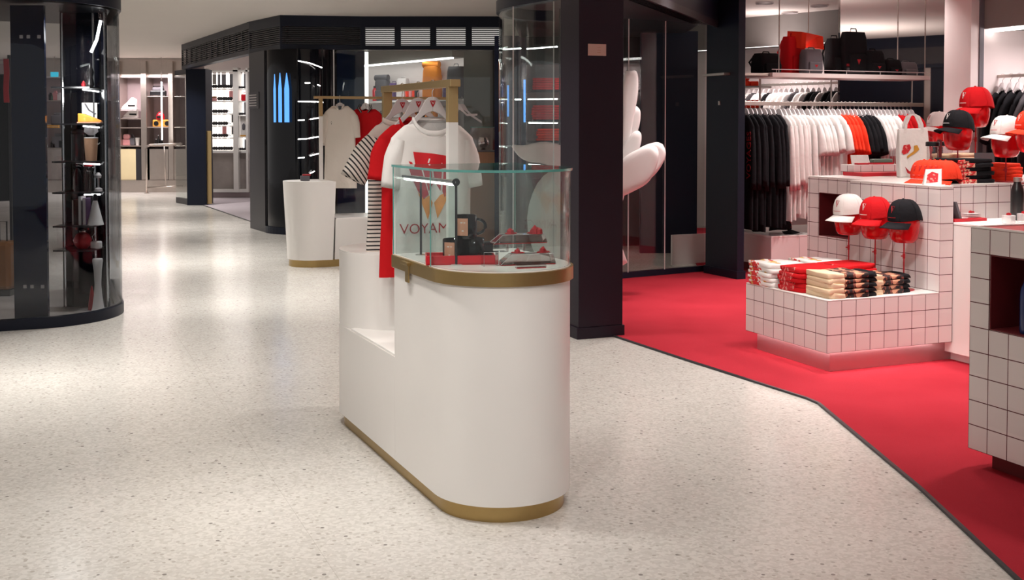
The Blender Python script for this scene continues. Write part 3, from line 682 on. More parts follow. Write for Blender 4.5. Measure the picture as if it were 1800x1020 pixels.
# clothes rack on the foreground plinth
YR, YF = .492, 1.36
def rack_part(t, y, z0, zb, z1, far=False):
    MB().box(-.022, .022, y-.014, y+.014, z0, zb).build('post', 'white', t, bevel=.002)
    MB().box(-.022, .022, y-.014, y+.014, zb, z1).build('post_top', 'brass2', t, bevel=.002)
rk = thing('clothes_rack', 'brass clothes rack with half-white posts on the foreground plinth', 'clothes rack', (B1.x, B1.y, 0), RZ1)
rack_part(rk, YR, .486, 1.412, 1.556); rack_part(rk, YF, .825, 1.40, 1.556)
MB().box(-.022, .022, YR-.04, YF+.03, 1.556, 1.586).build('rail', 'brass2', rk, bevel=.002)
RT = 1.588
def g1(y): return w1((0, y), RT)
def garment(name, lab, cat, loc, rz, mm, rows, sleeves, group=None, smat=None, **kw):
    t = thing(name, lab, cat, loc, rz, group)
    b, S, fy = shirt(rows, sleeves, **kw)
    nk = b.neck; b.build('body', mm, t, smooth=True)
    if kw.get('th', .026) > .021: m = MB(); m.loft([[Vector(nk[i])*1.0+Vector((dx*sgn(nk[i][0])*abs(math.cos(2*PI*i/len(nk))), dx*sgn(nk[i][1])*abs(math.sin(2*PI*i/len(nk))), dz)) for i in range(len(nk))] for dx, dz in ((.0, .003), (.003, .001), (.005, -.010), (.003, -.022), (.0, -.020))], cap=False); m.build('collar', mm, t, smooth=True)
    for s in S: s.build('sleeve', smat or mm, t, smooth=True)
    return t, fy
TEE = [(-.19, .125), (-.215, .155), (-.24, .182), (-.27, .193), (-.33, .180), (-.42, .172), (-.55, .172), (-.68, .176), (-.79, .178)]
SLT = [((-.150, -.250, .055), (-.188, -.455, .043), .030), ((.150, -.250, .055), (.188, -.455, .043), .030)]
ts, fy = garment('t_shirt', 'white t-shirt with a red and orange graphic and lettering hanging nearest on the foreground rack', 't-shirt', g1(.728), RZ1, 'white_cl', TEE, SLT, 'garments on the foreground rack', seed=3, th=.034)
# graphic: a red block, a winged W fading to orange, and the word under it
def sh(P_, s=1): return [(x*s, z*s) for x, z in P_]
on_cloth([[(-.098, -.318), (-.005, -.328), (.085, -.345), (.085, -.385), (-.012, -.392), (-.088, -.380)], [(-.118, -.362), (-.104, -.366), (-.098, -.378), (-.113, -.374)]], fy, mat('print_red', (.62, .012, .02), .8), ts, 'red_print', zmap=lambda z: -.300+(z+.318)*.90)
on_cloth([[(-.118, -.392), (-.062, -.395), (-.030, -.52), (-.052, -.54), (-.078, -.50), (-.105, -.44)], [(-.056, -.395), (-.020, -.397), (-.012, -.47), (-.030, -.505)], [(-.012, -.397), (.030, -.397), (.022, -.505), (-.004, -.46)], [(.038, -.397), (.084, -.395), (.066, -.50), (.040, -.535), (.030, -.505)]], fy, mat('print_crimson', (.45, .02, .035), .8, noise=.4, nscale=40), ts, 'wing_print', zmap=lambda z: -.300+(z+.318)*.90)
on_cloth([[(-.078, -.505), (-.050, -.542), (-.028, -.525), (-.012, -.56), (-.034, -.640)], [(.070, -.50), (.040, -.538), (.020, -.525), (-.006, -.56), (.010, -.635)]], fy, mat('print_orange', (.80, .30, .06), .8, noise=.25, nscale=30), ts, 'orange_print', zmap=lambda z: -.300+(z+.318)*.90)
on_cloth([[(-.030, -.350), (-.024, -.352), (-.030, -.372), (-.036, -.370)], [(-.034, -.376), (-.030, -.377), (-.031, -.381), (-.035, -.380)], [(.028, -.372), (.031, -.373), (.030, -.376), (.027, -.375)]], fy, 'white_cl', ts, 'white_print', off=.0045, zmap=lambda z: -.300+(z+.318)*.90)
text_mesh('VOYAMG', .062, 'print_crimson' if False else M['redm'], ts, 'lettering', fy=lambda x, z: fy(x, z)-.004, mx=Matrix.Translation((-.026, 0, -.628)), ext=.0003, offset=-.0004)
hanger('hanger', 'pale hanger with a red emblem holding the white graphic t-shirt', g1(.728), RZ1, group='hangers on the foreground rack')
DR = [(-.19, .125), (-.215, .155), (-.24, .182), (-.27, .19), (-.33, .180), (-.45, .168), (-.60, .172), (-.72, .178), (-.855, .182)]
rd, _ = garment('red_dress', 'plain red short-sleeved t-shirt dress between the striped dress and the white t-shirt', 'dress', g1(.912), RZ1, 'red', DR, [((-.150, -.250, .06), (-.172, -.43, .062), .034), ((.150, -.250, .06), (.172, -.43, .062), .034)], 'garments on the foreground rack', seed=5)
hanger('hanger', 'pale hanger with a red emblem holding the red dress', g1(.912), RZ1, group='hangers on the foreground rack')
M['stripe'] = stripe_mat('stripe_knit', (0, 0, 1), .0185, .36, top=-.335)
M['stripe_s'] = stripe_mat('stripe_knit_sleeve', (.80, 0, .60), .0185, .36); M['stripe_s2'] = stripe_mat('stripe_knit_sleeve_b', (-.80, 0, .60), .0185, .36)
SD = [(-.19, .125), (-.215, .150), (-.24, .172), (-.27, .182), (-.33, .172), (-.45, .165), (-.60, .165), (-.72, .172), (-.86, .176)]
sd, _ = garment('striped_dress', 'cream and black striped knit dress hanging furthest back on the foreground rack', 'dress', g1(1.134), RZ1, 'stripe', SD, [], 'garments on the foreground rack', seed=8, neck=(.09, -.155, -.175))
_, S, _ = shirt(SD, [((-.135, -.245, .06), (-.235, -.435, .062), .032)], seed=8); S[0].build('sleeve', 'stripe_s', sd, smooth=True)
_, S, _ = shirt(SD, [((.135, -.245, .06), (.235, -.435, .062), .032)], seed=8); S[0].build('sleeve', 'stripe_s2', sd, smooth=True)
hanger('hanger', 'pinkish pale hanger with a red emblem holding the striped dress', g1(1.134), RZ1, group='hangers on the foreground rack')
# small red and white box on the rear block
p = w1((-.12, 1.16), .8242)
t = thing('gift_pack', 'small red gift pack with a white band on the rear block of the foreground plinth', 'box', p, RZ1)
m = MB(); m.box(-.03, .03, -.03, .03, 0, .035); m.build('base', 'redp', t, bevel=.002); m = MB(); m.box(-.029, .029, -.029, .029, .0355, .05); m.build('band', 'white_cl', t); m = MB(); m.loft([[(-.03, -.03, .05), (.03, -.03, .05), (.03, .03, .05), (-.03, .03, .05)], [(-.02, -.015, .085), (.025, -.015, .095), (.025, .015, .095), (-.02, .015, .085)]]); m.build('bow', 'redp', t, bevel=.002)

# ---------------------------------------------------------------- second plinth further back
B2 = Vector((-2.0, 11.38)); RZ2 = math.radians(22.64-90)
d2 = thing('display_plinth', 'tapered white rounded display plinth with a brass base, standing further back by the black glass', 'display stand', (B2.x, B2.y, 0), RZ2)
def tap(P_, k): return [(x*k, y if 0 < y < 1.3 else (y*k if y <= 0 else 1.3+(y-1.3)*k)) for x, y in P_]
S0 = stadium(.29, 0, .17, 26, True, False)
MB().prism([(x, y) for x, y in stadium(.235, 0, 1.3, 26)], 0, .07).build('base_band', 'brass', d2, smooth='auto')
MB().prism([(x*.86, y*.86) for x, y in stadium(.29, 0, .17, 26, True, False)], .07, .845, top=S0).build('tall_end', 'white', d2, smooth='auto')
MB().prism([(x*.86, y) for x, y in stadium(.27, .17, 1.3, 26, False, True)], .07, .47, top=stadium(.27, .17, 1.3, 26, False, True)).build('low_body', 'white', d2, smooth='auto')
MB().prism(stadium(.268, .175, 1.28, 26, False, True), .47, .485).build('ledge', 'whitetop', d2, smooth='auto')
MB().prism(stadium(.262, 1.22, 1.29, 26), .4855, .82).build('far_block', 'white', d2, smooth='auto')
t = thing('small_box', 'small grey and red figurine box on top of the further plinth', 'box', (at(537, 320, 11.35).x, 11.35, .8455), .3)
m = MB(); m.box(-.05, .04, -.03, .03, 0, .05); m.build('base', 'grey2', t, bevel=.006); m = MB(); m.box(-.03, .05, -.02, .03, .05, .065); m.build('top', 'redm', t, bevel=.004)
r2 = thing('clothes_rack', 'thin brass clothes rack with half-white posts on the further plinth', 'clothes rack', (B2.x, B2.y, 0), RZ2)
for y, zb in ((.09, 1.49), (1.25, 1.49)):
    MB().box(-.016, .016, y-.018, y+.018, .846 if y < 1 else .821, zb).build('post', 'white', r2, bevel=.002)
    MB().box(-.016, .016, y-.018, y+.018, zb, 1.665).build('post_top', 'brass2', r2, bevel=.002)
MB().box(-.016, .016, .02, 1.50, 1.665, 1.692).build('rail', 'brass2', r2, bevel=.002)
def g2(px): # a point on the second rail at a photo column
    k = (px-900)/2000
    t = (k*B2.y-B2.x)/(V.x-k*V.y); p = B2+V*t; return (p.x, p.y, 1.694)
JR = [(-.10, .08), (-.13, .12), (-.16, .155), (-.20, .178), (-.27, .178), (-.40, .160), (-.60, .160), (-.78, .168), (-.93, .170)]
SJ = [((-.145, -.19, .055), (-.178, -.50, .034), .03), ((.145, -.19, .055), (.178, -.42, .034), .03)]
a2 = math.radians(-8)
j, fyj = garment('jersey', 'plain white jersey with a small black emblem on the further rack', 'shirt', g2(598), a2, 'cream_cl', JR, SJ, 'garments on the further rack', seed=11, neck=(.04, -.085, -.12))
on_cloth([[(-.09, -.27), (-.082, -.255), (-.074, -.27), (-.082, -.262)], [(-.086, -.275), (-.078, -.275), (-.082, -.29)]], fyj, 'black', j, 'emblem')
on_cloth([[(-.010, -.10), (.028, -.10), (.022, -.135), (-.004, -.14)]], fyj, 'black', j, 'collar_print', off=.006)
hanger('hanger', 'pale hanger holding the plain white jersey', g2(598), a2, group='hangers on the further rack', logo=False, w=.15, drop=.16)
PO = [(-.13, .10), (-.16, .145), (-.20, .175), (-.25, .185), (-.32, .175), (-.5, .17), (-.70, .172), (-.80, .175)]
po, fyp = garment('polo_shirt', 'red polo shirt with a black and white striped collar behind the striped dress', 'shirt', g2(643), a2, 'red', PO, [((-.145, -.23, .055), (-.185, -.42, .045), .03), ((.145, -.23, .055), (.185, -.42, .045), .03)], 'garments on the further rack', seed=12, neck=(.055, -.11, -.15))
for s in (-1, 1):
    for k_, mm in ((0, 'black'), (.008, 'white_cl'), (.016, 'black')):
        m = MB(); m.tube([(s*(.045+k_), -.02, -.085), (s*(.060+k_), -.035, -.12), (s*(.030+k_*.5), -.042, -.165)], .005, 6); m.build('collar', mm, po, smooth=True)
m = MB(); m.box(-.17, .17, -.029, .028, -.815, -.80); m.build('white_hem', 'white_cl', po)
hanger('hanger', 'pale hanger holding the red polo shirt', g2(643), a2, group='hangers on the further rack', logo=False, w=.15, drop=.17)
for px, lab, dz, aa in ((805, 'translucent frosted empty hanger at the right end of the further rack, the upper of two', 0, -.15), (812, 'translucent frosted empty hanger at the right end of the further rack, the lower of two', 0, .1)):
    q = g2(px); hanger('hanger', lab, (q[0], q[1], q[2]+dz), aa, 'frost', 'empty frosted hangers', logo=False, w=.21, drop=.16 if px < 810 else .24)
# ================================================================ TILED COUNTERS
K = Vector((1.757, 6.31))
def wK(x, y, z, o=K): return (o.x+V.x*x+U.x*y, o.y+V.y*x+U.y*y, z)
lbk = thing('tiled_block', 'low white tiled display block with a glowing recessed base, holding folded t-shirts', 'display stand', wK(0, 0, 0), A0)
MB().box(0, .80, 0, .787, .125, .415).build('tiled_body', 'tile', lbk)
MB().box(.0, .80, 0, .787, .4152, .425).build('top', 'whitetop', lbk, bevel=.003)
MB().box(.06, .80, .05, .75, .009, .118).build('plinth', 'rosteel', lbk)
m = MB(); m.box(.035, .80, .035, .045, .1185, .1248); m.box(.035, .045, .045, .77, .1185, .1248); m.build('under_light', 'ledp', lbk)
cn = thing('tiled_counter', 'tall white tiled counter with a dark red niche, behind the low tiled block', 'counter', wK(0, 0, 0), A0)
m = MB(); m.box(.802, .90, 0, .15, .125, 1.035); m.box(.802, 2.5, .15, .80, .125, 1.035)
# stepped part with the niche cut into its side
m.box(1.14, 2.5, .80, 1.42, .125, 1.035)
m.box(.94, 1.14, .80, .86, .125, 1.035); m.box(.94, 1.14, 1.30, 1.42, .125, 1.035)
m.box(.94, 1.14, .86, 1.30, .125, .635); m.box(.94, 1.14, .86, 1.30, .935, 1.035)
m.build('tiled_body', 'tile', cn)
m = MB(); m.prism([(.80, 0), (.90, 0), (.90, .15), (2.5, .15), (2.5, 1.42), (.94, 1.42), (.94, .80), (.80, .80)], 1.0352, 1.045); m.build('top', 'whitetop', cn, bevel=.002)
m = MB(); m.box(1.13, 1.139, .862, 1.298, .637, .933); m.box(.945, 1.13, .8605, .866, .637, .933); m.box(.945, 1.13, 1.294, 1.2995, .637, .933); m.box(.945, 1.13, .866, 1.294, .6352, .640); m.box(.945, 1.13, .866, 1.294, .930, .9348); m.build('niche_lining', 'niche', cn)
MB().box(.805, 2.45, .06, 1.36, .009, .12).build('plinth', 'rosteel', cn)
MB().box(1.2, 1.9, 1.16, 1.36, 1.0455, 1.07).build('red_strip', 'redtop', cn)
wt = thing('low_table', 'plain white low table between the two tiled counters', 'table', wK(0, 0, 0), A0)
MB().box(.905, 2.4, -.55, .145, .06, .815).build('body', 'white', wt)
MB().box(.902, 2.4, -.56, .146, .815, .83).build('top', 'whitetop', wt, bevel=.003)
MB().box(.95, 2.38, -.50, .14, .009, .06).build('plinth', 'pinkw', wt)
KC = Vector((1.86, 4.598))
rc = thing('tiled_counter', 'nearest white tiled counter at the right edge with a dark red niche', 'counter', (KC.x, KC.y, 0), A0)
m = MB(); m.box(.22, .95, -1.6, 0, .085, .985)
m.box(0, .22, -.10, 0, .085, .985); m.box(0, .22, -1.6, -.70, .085, .985); m.box(0, .22, -.70, -.10, .085, .585); m.box(0, .22, -.70, -.10, .885, .985)
m.build('tiled_body', 'tileg', rc)  # slightly greyer tile tone with its own row offset
m = MB(); m.box(0, .02, -1.6, 0, .985, .992); m.box(.93, .95, -1.6, 0, .985, .992); m.box(.02, .93, -.02, 0, .985, .992); m.box(.02, .93, -1.6, -1.58, .985, .992); m.build('top_edge', 'whitetop', rc)
MB().box(.021, .929, -1.579, -.021, .9852, .988).build('red_inset', 'redtop', rc)
m = MB(); m.box(.212, .219, -.698, -.102, .587, .883); m.box(.004, .212, -.106, -.1005, .587, .883); m.box(.004, .212, -.6995, -.694, .587, .883); m.box(.004, .212, -.694, -.106, .5855, .590); m.box(.004, .212, -.694, -.106, .880, .8845); m.build('niche_lining', 'niche', rc)
MB().box(.07, .90, -1.55, -.06, .009, .085).build('plinth', 'niche', rc)
# blue bottle in the near niche
bt = thing('bottle', 'dark blue metal bottle standing in the niche of the nearest tiled counter', 'bottle', (KC.x+V.x*.06-U.x*.245, KC.y+V.y*.06-U.y*.245, .591), 0)
m = MB(); m.lathe([(.034, 0), (.036, .004), (.036, .15), (.033, .175), (.020, .205), (.018, .215)], 28); m.build('body', 'blue', bt, smooth='auto')
m = MB(); m.lathe([(.020, .215), (.020, .238), (.018, .24)], 24); m.build('cap', 'steel', bt, smooth='auto')
m = MB()
for q in range(12): m.box(-.0035, .0035, -.0372, -.0358, .035+q*.0085, .0405+q*.0085)
lt_ = m.build('lettering', 'hang', bt); lt_.rotation_euler = (0, 0, math.radians(-28))
# ---------------------------------------------------------------- folded t-shirts
def slab(L, W, H, seed, jit=.004, n=28):
    """a folded garment: rounded, slightly uneven; x width, y length, z up from 0"""
    rnd = random.Random(seed); ph = [rnd.uniform(0, 6.28) for _ in range(4)]
    m = MB(); rings = []
    for k_, (f, zz) in enumerate(((.90, 0), (.985, .12), (1, .5), (.985, .88), (.92, 1))):
        r = []
        for i in range(n):
            a = 2*PI*i/n; c, s = math.cos(a), math.sin(a)
            x = W/2*sgn(c)*abs(c)**.28; y = L/2*sgn(s)*abs(s)**.28
            x *= 1-(1-f)*.35; y *= 1-(1-f)*.25
            x += jit*math.sin(a*3+ph[0]+zz*2); y += jit*math.sin(a*4+ph[1])
            z = H*zz+(.12*H*math.sin(x*40+ph[2])+.1*H*math.sin(y*33+ph[3]) if 0 < zz else 0)
            r.append((x, y, z))
        rings.append(r)
    m.loft(rings); return m
M['print_a'] = print_mat('print_white_red', (.80, .74, .68), (.62, .03, .03), (.62, .42, .12), 30, .47)
M['print_r'] = print_mat('print_red_light', (.55, .014, .02), (.70, .25, .22), None, 55, .60)
M['print_c'] = print_mat('print_brown', (.02, .012, .012), (.22, .06, .04), (.60, .30, .18), 34, .52)
M['print_b'] = print_mat('print_black_red', (.55, .02, .02), (.72, .42, .30), None, 60, .54)
def folded(kind, seed):
    t = thing('folded_t_shirt', 'x', 't-shirt', (0, 0, 0), 0)
    if kind == 'a':
        slab(.25, .27, .027, seed).build('body', 'white_cl', t, smooth=True)
        m = slab(.15, .13, .0275, seed+9, .002); m.build('print', 'print_a', t, smooth=True, loc=(-.075, .050, -.0003))
        m = slab(.035, .11, .0272, seed+7, .002); m.build('gold_print', 'yellow', t, smooth=True, loc=(-.0795, -.060, -.0003))
    elif kind == 'r':
        slab(.25, .27, .027, seed).build('body', 'red', t, smooth=True)
        m = slab(.13, .10, .0275, seed+9, .002); m.build('print', 'print_r', t, smooth=True, loc=(-.090, .02, -.0003))
    elif kind == 'c':
        slab(.25, .11, .027, seed).build('body', 'biege', t, smooth=True, loc=(-.075, 0, 0))
        m = slab(.245, .17, .024, seed+5, .006); m.build('sleeve', 'print_c', t, smooth=True, loc=(.055, -.002, 0))
        m = slab(.20, .12, .021, seed+6, .010); m.build('tail', 'black_cl', t, smooth=True, loc=(.145, -.012, .001))
    elif kind == 'b':
        slab(.22, .30, .025, seed).build('body', 'black_cl', t, smooth=True)
        m = slab(.214, .15, .0255, seed+5, .002); m.build('print', 'print_b', t, smooth=True, loc=(-.070, -.0048, -.0003))
    else:
        slab(.22, .26, .022, seed).build('body', {'t': 'biege', 'o': 'redo', 'w': 'white_cl'}[kind], t, smooth=True)
    return t
def stack(kind, x, y, n, h, z0, label, group, rz=0, origin=K, sc=1):
    p = [folded(kind, 40+i*13+ord(kind)) for i in range(min(n, 2))]
    for i in range(n):
        o = p[i] if i < len(p) else dup(p[i % len(p)])
        jx, jy = random.uniform(-.008, .008), random.uniform(-.008, .008)
        o.location = wK(x+jx, y+jy, z0+i*h, origin); o.rotation_euler = (0, 0, A0+math.radians(rz+random.uniform(-4, 4))); o.scale = (sc, sc, 1)
        pos = 'lowest' if i == 0 else ('topmost' if i == n-1 else ordinal(i)+' from bottom')
        o['label'] = '%s, %s of its stack' % (label, pos); o['group'] = group
T0 = .4255
stack('a', .135, .64, 5, .0275, T0, 'white printed folded t-shirt, low block front left', 'folded white print t-shirts, front left')
stack('r', .16, .385, 5, .0275, T0, 'red folded t-shirt, low block front middle', 'folded red t-shirts, front middle')
stack('c', .165, .135, 5, .0275, T0, 'cream and black folded t-shirt, low block front corner', 'folded cream t-shirts, front corner')
stack('a', .44, .655, 5, .0275, T0, 'white printed folded t-shirt, low block back row', 'folded white print t-shirts, back row')
stack('r', .46, .41, 5, .0275, T0, 'red folded t-shirt, low block back row', 'folded red t-shirts, back row')
stack('c', .46, .16, 4, .0275, T0, 'cream and black folded t-shirt, low block back row', 'folded cream t-shirts, back row', sc=.92)
# ---------------------------------------------------------------- caps on red heads
def cap_builder(cm, logo='redm', label='', s=1.0):
    """crown centre at origin (bottom rim z=0), peak towards -x"""
    t = thing('cap', label, 'cap', (0, 0, 0), 0)
    m = MB(); n = 32; rings = []
    for k_ in range(9):
        f = k_/8; z = .115*math.sin(f*PI/2)**1.0; r = math.cos(f*PI/2)**.62
        rings.append([(.103*r*math.cos(a)*(1.0)+.006*(1-f), .087*r*math.sin(a), z-.012*(1-f)*math.cos(a)*0+(-.022*(1-f) if math.cos(a) > 0 else 0)*abs(math.cos(a))) for a in [2*PI*i/n for i in range(n)]])
    rings[-1] = [(.002*math.cos(2*PI*i/n), .002*math.sin(2*PI*i/n), .115) for i in range(n)]
    m.loft(rings, cap=False)
    m.build('crown', cm, t, smooth=True)
    # seams between the six panels
    m = MB()
    for a in range(0, 360, 60):
        a = math.radians(a+30); m.tube([(.104*math.cos(f*PI/2)**.62*math.cos(a)+.006*(1-f), .088*math.cos(f*PI/2)**.62*math.sin(a), .1155*math.sin(f*PI/2)-(.022*(1-f)*abs(math.cos(a)) if math.cos(a) > 0 else 0)) for f in [i/8 for i in range(8)]], .0009, 5)
    m.build('seams', cm, t, smooth=True)
    m = MB(); m.lathe([(.007, .114), (.006, .118), (.001, .1195)], 12); m.build('button', cm, t, smooth=True)
    # peak
    m = MB(); A = []
    for j in range(6):
        f = j/5; row = []
        for i in range(15):
            a = math.radians(180-68+136*i/14)
            rx = .100+.078*f; ry = .086+.004*f
            x = rx*math.cos(a)+.004-.0; y = ry*math.sin(a)
            if f > 0: x -= 0.0
            z = -.002-.020*f-.012*(y/.086)**2*(1+.6*f)
            row.append((x, y, z))
        A.append(row)
    T = [[m.bm.verts.new(p) for p in r] for r in A]; Bt = [[m.bm.verts.new((p[0], p[1], p[2]-.0035)) for p in r] for r in A]
    for j in range(5):
        for i in range(14): m.face([T[j][i], T[j][i+1], T[j+1][i+1], T[j+1][i]]); m.face([Bt[j][i+1], Bt[j][i], Bt[j+1][i], Bt[j+1][i+1]])
    for i in range(14): m.face([T[5][i], T[5][i+1], Bt[5][i+1], Bt[5][i]]); m.face([T[0][i+1], T[0][i], Bt[0][i], Bt[0][i+1]])
    for j in range(5): m.face([T[j][0], T[j+1][0], Bt[j+1][0], Bt[j][0]]); m.face([T[j+1][14], T[j][14], Bt[j][14], Bt[j+1][14]])
    m.build('peak', cm, t, smooth='auto')
    # emblem on the front panel
    def fp(u, v):
        a = math.radians(180)+u; f = v; r = math.cos(f*PI/2)**.62
        return (.1055*r*math.cos(a)+.006*(1-f)-.001, .089*r*math.sin(a), .1165*math.sin(f*PI/2))
    m = MB(); m.tube([fp(-.16, .52), fp(0, .28), fp(.16, .52), fp(-.16, .52)], .0014, 5); m.tube([fp(-.08, .50), fp(.03, .36)], .0014, 5); m.build('emblem', logo, t)
    m = MB(); m.tube([fp(u/10, .13) for u in range(-3, 4)], .0016, 5); m.build('lettering', logo, t)
    t.scale = (s,)*3; return t
def head_stand(loc, h, label, s=1.0, foot=True):
    t = thing('head_form', label, 'display stand', loc, 0)
    m = MB(); prof = [(.032, h-.122), (.058, h-.117), (.072, h-.095), (.082, h-.05), (.084, h), (.076, h+.035), (.055, h+.075), (.02, h+.088)]
    m.lathe(prof, 28, sx=1.08); m.build('head', 'redgl', t, smooth=True)
    m = MB(); m.lathe([(.0045, .006), (.0045, h-.12)], 8); m.build('pole', 'redm', t, smooth='auto')
    if foot: m = MB(); m.lathe([(.062, 0), (.062, .005), (.01, .007)], 28); m.build('base', 'redm', t, smooth='auto')
    m = MB(); m.tube([(-.004, 0, h-.20), (-.018, -.002, h-.20)], .004, 6); m.lathe([(.008, h-.215), (.008, h-.185)], 8); m.build('clamp', 'redm', t)
    return t
def capped(px, Yd, z0, h, cm, rz, cl, hl, logo='redm', tilt=0, s=1.0):
    p = at(px, 300, Yd)
    hs = head_stand((p.x, Yd, z0), h, hl)
    hs['group'] = 'red head forms carrying caps'
    c = cap_builder(cm, logo, cl, s); c.location = (p.x, Yd, z0+h+.022); c.rotation_euler = (0, math.radians(-tilt), math.radians(rz)); c['group'] = 'caps on red heads'
    return c
# three on the low block
for (lx, ly, h, cm, lab, hl, lg) in (( .66, .635, .405, 'white_cl', 'white cap with a red emblem, left of the three over the low block', 'red translucent head form under the white cap on the low block', 'redm'),
                                  (.67, .40, .40, 'red', 'red cap between the white and black caps over the low block', 'red translucent head form under the red cap on the low block', 'white_cl'),
                                  (.675, .155, .40, 'black_cl', 'black cap with a red emblem, right of the three over the low block', 'red translucent head form under the black cap on the low block', 'redm')):
    w = wK(lx, ly, T0); hs = head_stand(w, h, hl); hs['group'] = 'red head forms carrying caps'
    c = cap_builder(cm, lg, lab, 1.05); c.location = (w[0], w[1], w[2]+h+.018); c.rotation_euler = (0, math.radians(-6), math.radians(28)); c['group'] = 'caps on red heads'
TT = 1.0455
capped(1714, 7.55, TT, .46, 'red', 20, 'red cap with a white emblem, highest over the tall tiled counter', 'red translucent head form under the highest red cap', 'white_cl', 4, 1.12)
capped(1683, 7.25, TT, .315, 'black_cl', 20, 'black cap with white lettering below the highest red cap', 'red translucent head form under the black cap beside the tote bag', 'white_cl', -4, 1.0)
capped(1768, 7.1, TT, .275, 'white_cl', 18, 'white cap with a red emblem beside the orange cap over the tall counter', 'red translucent head form under the white cap on the tall counter', 'redm', -2, 1.03)
capped(1650, 8.0, TT, .325, 'pinkw', 10, 'pale cap behind the tote bag handles', 'red translucent head form under the pale cap behind the tote bag', 'redm', 0, .9)
capped(1812, 6.9, TT, .31, 'redo', 15, 'orange cap at the right edge of the picture', 'red translucent head form under the orange cap', 'white_cl', 0, 1.0)
# ---------------------------------------------------------------- things on the tall counter
def onK(px, Y): p = at(px, 300, Y); return p.x, Y
tb_ = thing('tote_bag', 'white canvas tote bag with a red and orange print standing on the tall tiled counter', 'bag', (*onK(1604, 7.75), TT), A0-.25)
m = MB(); m.loft([[(-.105, -.025, 0), (.105, -.025, 0), (.105, .025, 0), (-.105, .025, 0)], [(-.112, -.034, .15), (.112, -.032, .15), (.112, .03, .15), (-.112, .03, .15)], [(-.108, -.014, .33), (.10, -.014, .335), (.10, .014, .335), (-.108, .014, .33)]]); m.build('body', 'white_cl', tb_, bevel=.008, smooth='auto', seg=3)
for yy in (-.017, .017):
    m = MB(); m.loft([[(x-.010, yy-.002, z), (x+.010, yy-.002, z), (x+.010, yy+.002, z), (x-.010, yy+.002, z)] for x, z in ((-.065, .30), (-.060, .36), (-.035, .415), (-.004, .432), (.030, .415), (.055, .36), (.06, .30))]); m.build('handle', 'white_cl', tb_, smooth='auto')
m = MB(); f = m.face([m.bm.verts.new(p) for p in ((-.10, -.0375, .17), (-.085, -.036, .22), (-.04, -.034, .225), (-.03, -.034, .20), (-.055, -.036, .165), (-.085, -.037, .155))]); m.build('red_print', 'print_r', tb_)
m = MB(); m.face([m.bm.verts.new(p) for p in ((-.01, -.034, .215), (.015, -.033, .22), (.03, -.034, .19), (.0, -.036, .165), (-.06, -.037, .13), (-.06, -.037, .145), (-.01, -.036, .18))]); m.build('orange_print', 'print_orange' if 'print_orange' in M else 'yellow', tb_)
m = MB(); m.face([m.bm.verts.new(p) for p in ((-.075, -.037, .075), (-.045, -.037, .045), (.02, -.034, .02), (-.03, -.035, .02), (-.055, -.036, .03))]); m.build('red_star', 'redm', tb_)
rsr = thing('tiled_riser', 'long low white tiled riser at the back left of the tall counter', 'riser', (*onK(1541, 8.15), TT+.0), A0-.0)
m = MB(); m.box(-.26, .26, -.07, .07, .024, .07); m.build('tiled_body', 'tile', rsr); MB().box(-.26, .26, -.071, .07, .070, .075).build('top', 'whitetop', rsr, bevel=.001); MB().box(-.25, .25, -.06, .06, 0.0, .024).build('foot', 'redtop', rsr)
RZT = TT+.0755
def onR(x, y=0): a = A0; q = rsr.location; return (q.x+math.cos(a)*x-math.sin(a)*y, q.y+math.sin(a)*x+math.cos(a)*y, RZT)
t = thing('notepad', 'white notepad propped at the left of the tiled riser', 'notepad', onR(-.12, .02), A0); m = MB(); m.loft([[(-.08, 0, 0), (.08, 0, 0), (.08, .008, 0), (-.08, .008, 0)], [(-.07, .03, .065), (.085, .03, .065), (.085, .038, .065), (-.07, .038, .065)]]); m.build('pad', 'white_cl', t, bevel=.002); MB().box(-.07, .07, .002, .035, .0, .004).build('stand', 'acryl', t)
t = thing('sweet_box', 'grey and red boxed confectionery on the tiled riser', 'box', onR(.02, -.02), A0); MB().box(-.09, .085, -.025, .015, .012, .038).build('tray', 'dgreen', t, bevel=.006); MB().box(-.10, .09, -.028, .018, 0, .012).build('red_base', 'redtop', t)
t = thing('red_tray', 'thin red tray at the left end of the tiled riser', 'tray', onR(-.16, -.045), A0); MB().box(-.06, .04, -.02, .02, 0, .012).build('tray', 'redtop', t, bevel=.002)
pc = thing('pencil_pot', 'clear pot of red pencils at the right end of the tiled riser', 'pot', onR(.155, 0), 0)
m = MB(); m.lathe([(.036, 0), (.036, .092)], 20, cap=False); m.build('pot', 'acryl', pc, smooth=True)
for i in range(9):
    a = i*.7; r = .022 if i else 0
    q = thing('pencil', 'red and white pencil standing in the clear pencil pot, %s of nine' % ordinal(i), 'pencil', (pc.location.x+r*math.cos(a), pc.location.y+r*math.sin(a), RZT+.001), 0, 'pencils in the clear pot')
    m = MB(); m.lathe([(.004, 0), (.004, .055)], 6); m.build('red_end', 'redm', q); m = MB(); m.lathe([(.004, .055), (.004, .11)], 6); m.build('white_end', 'hang', q)
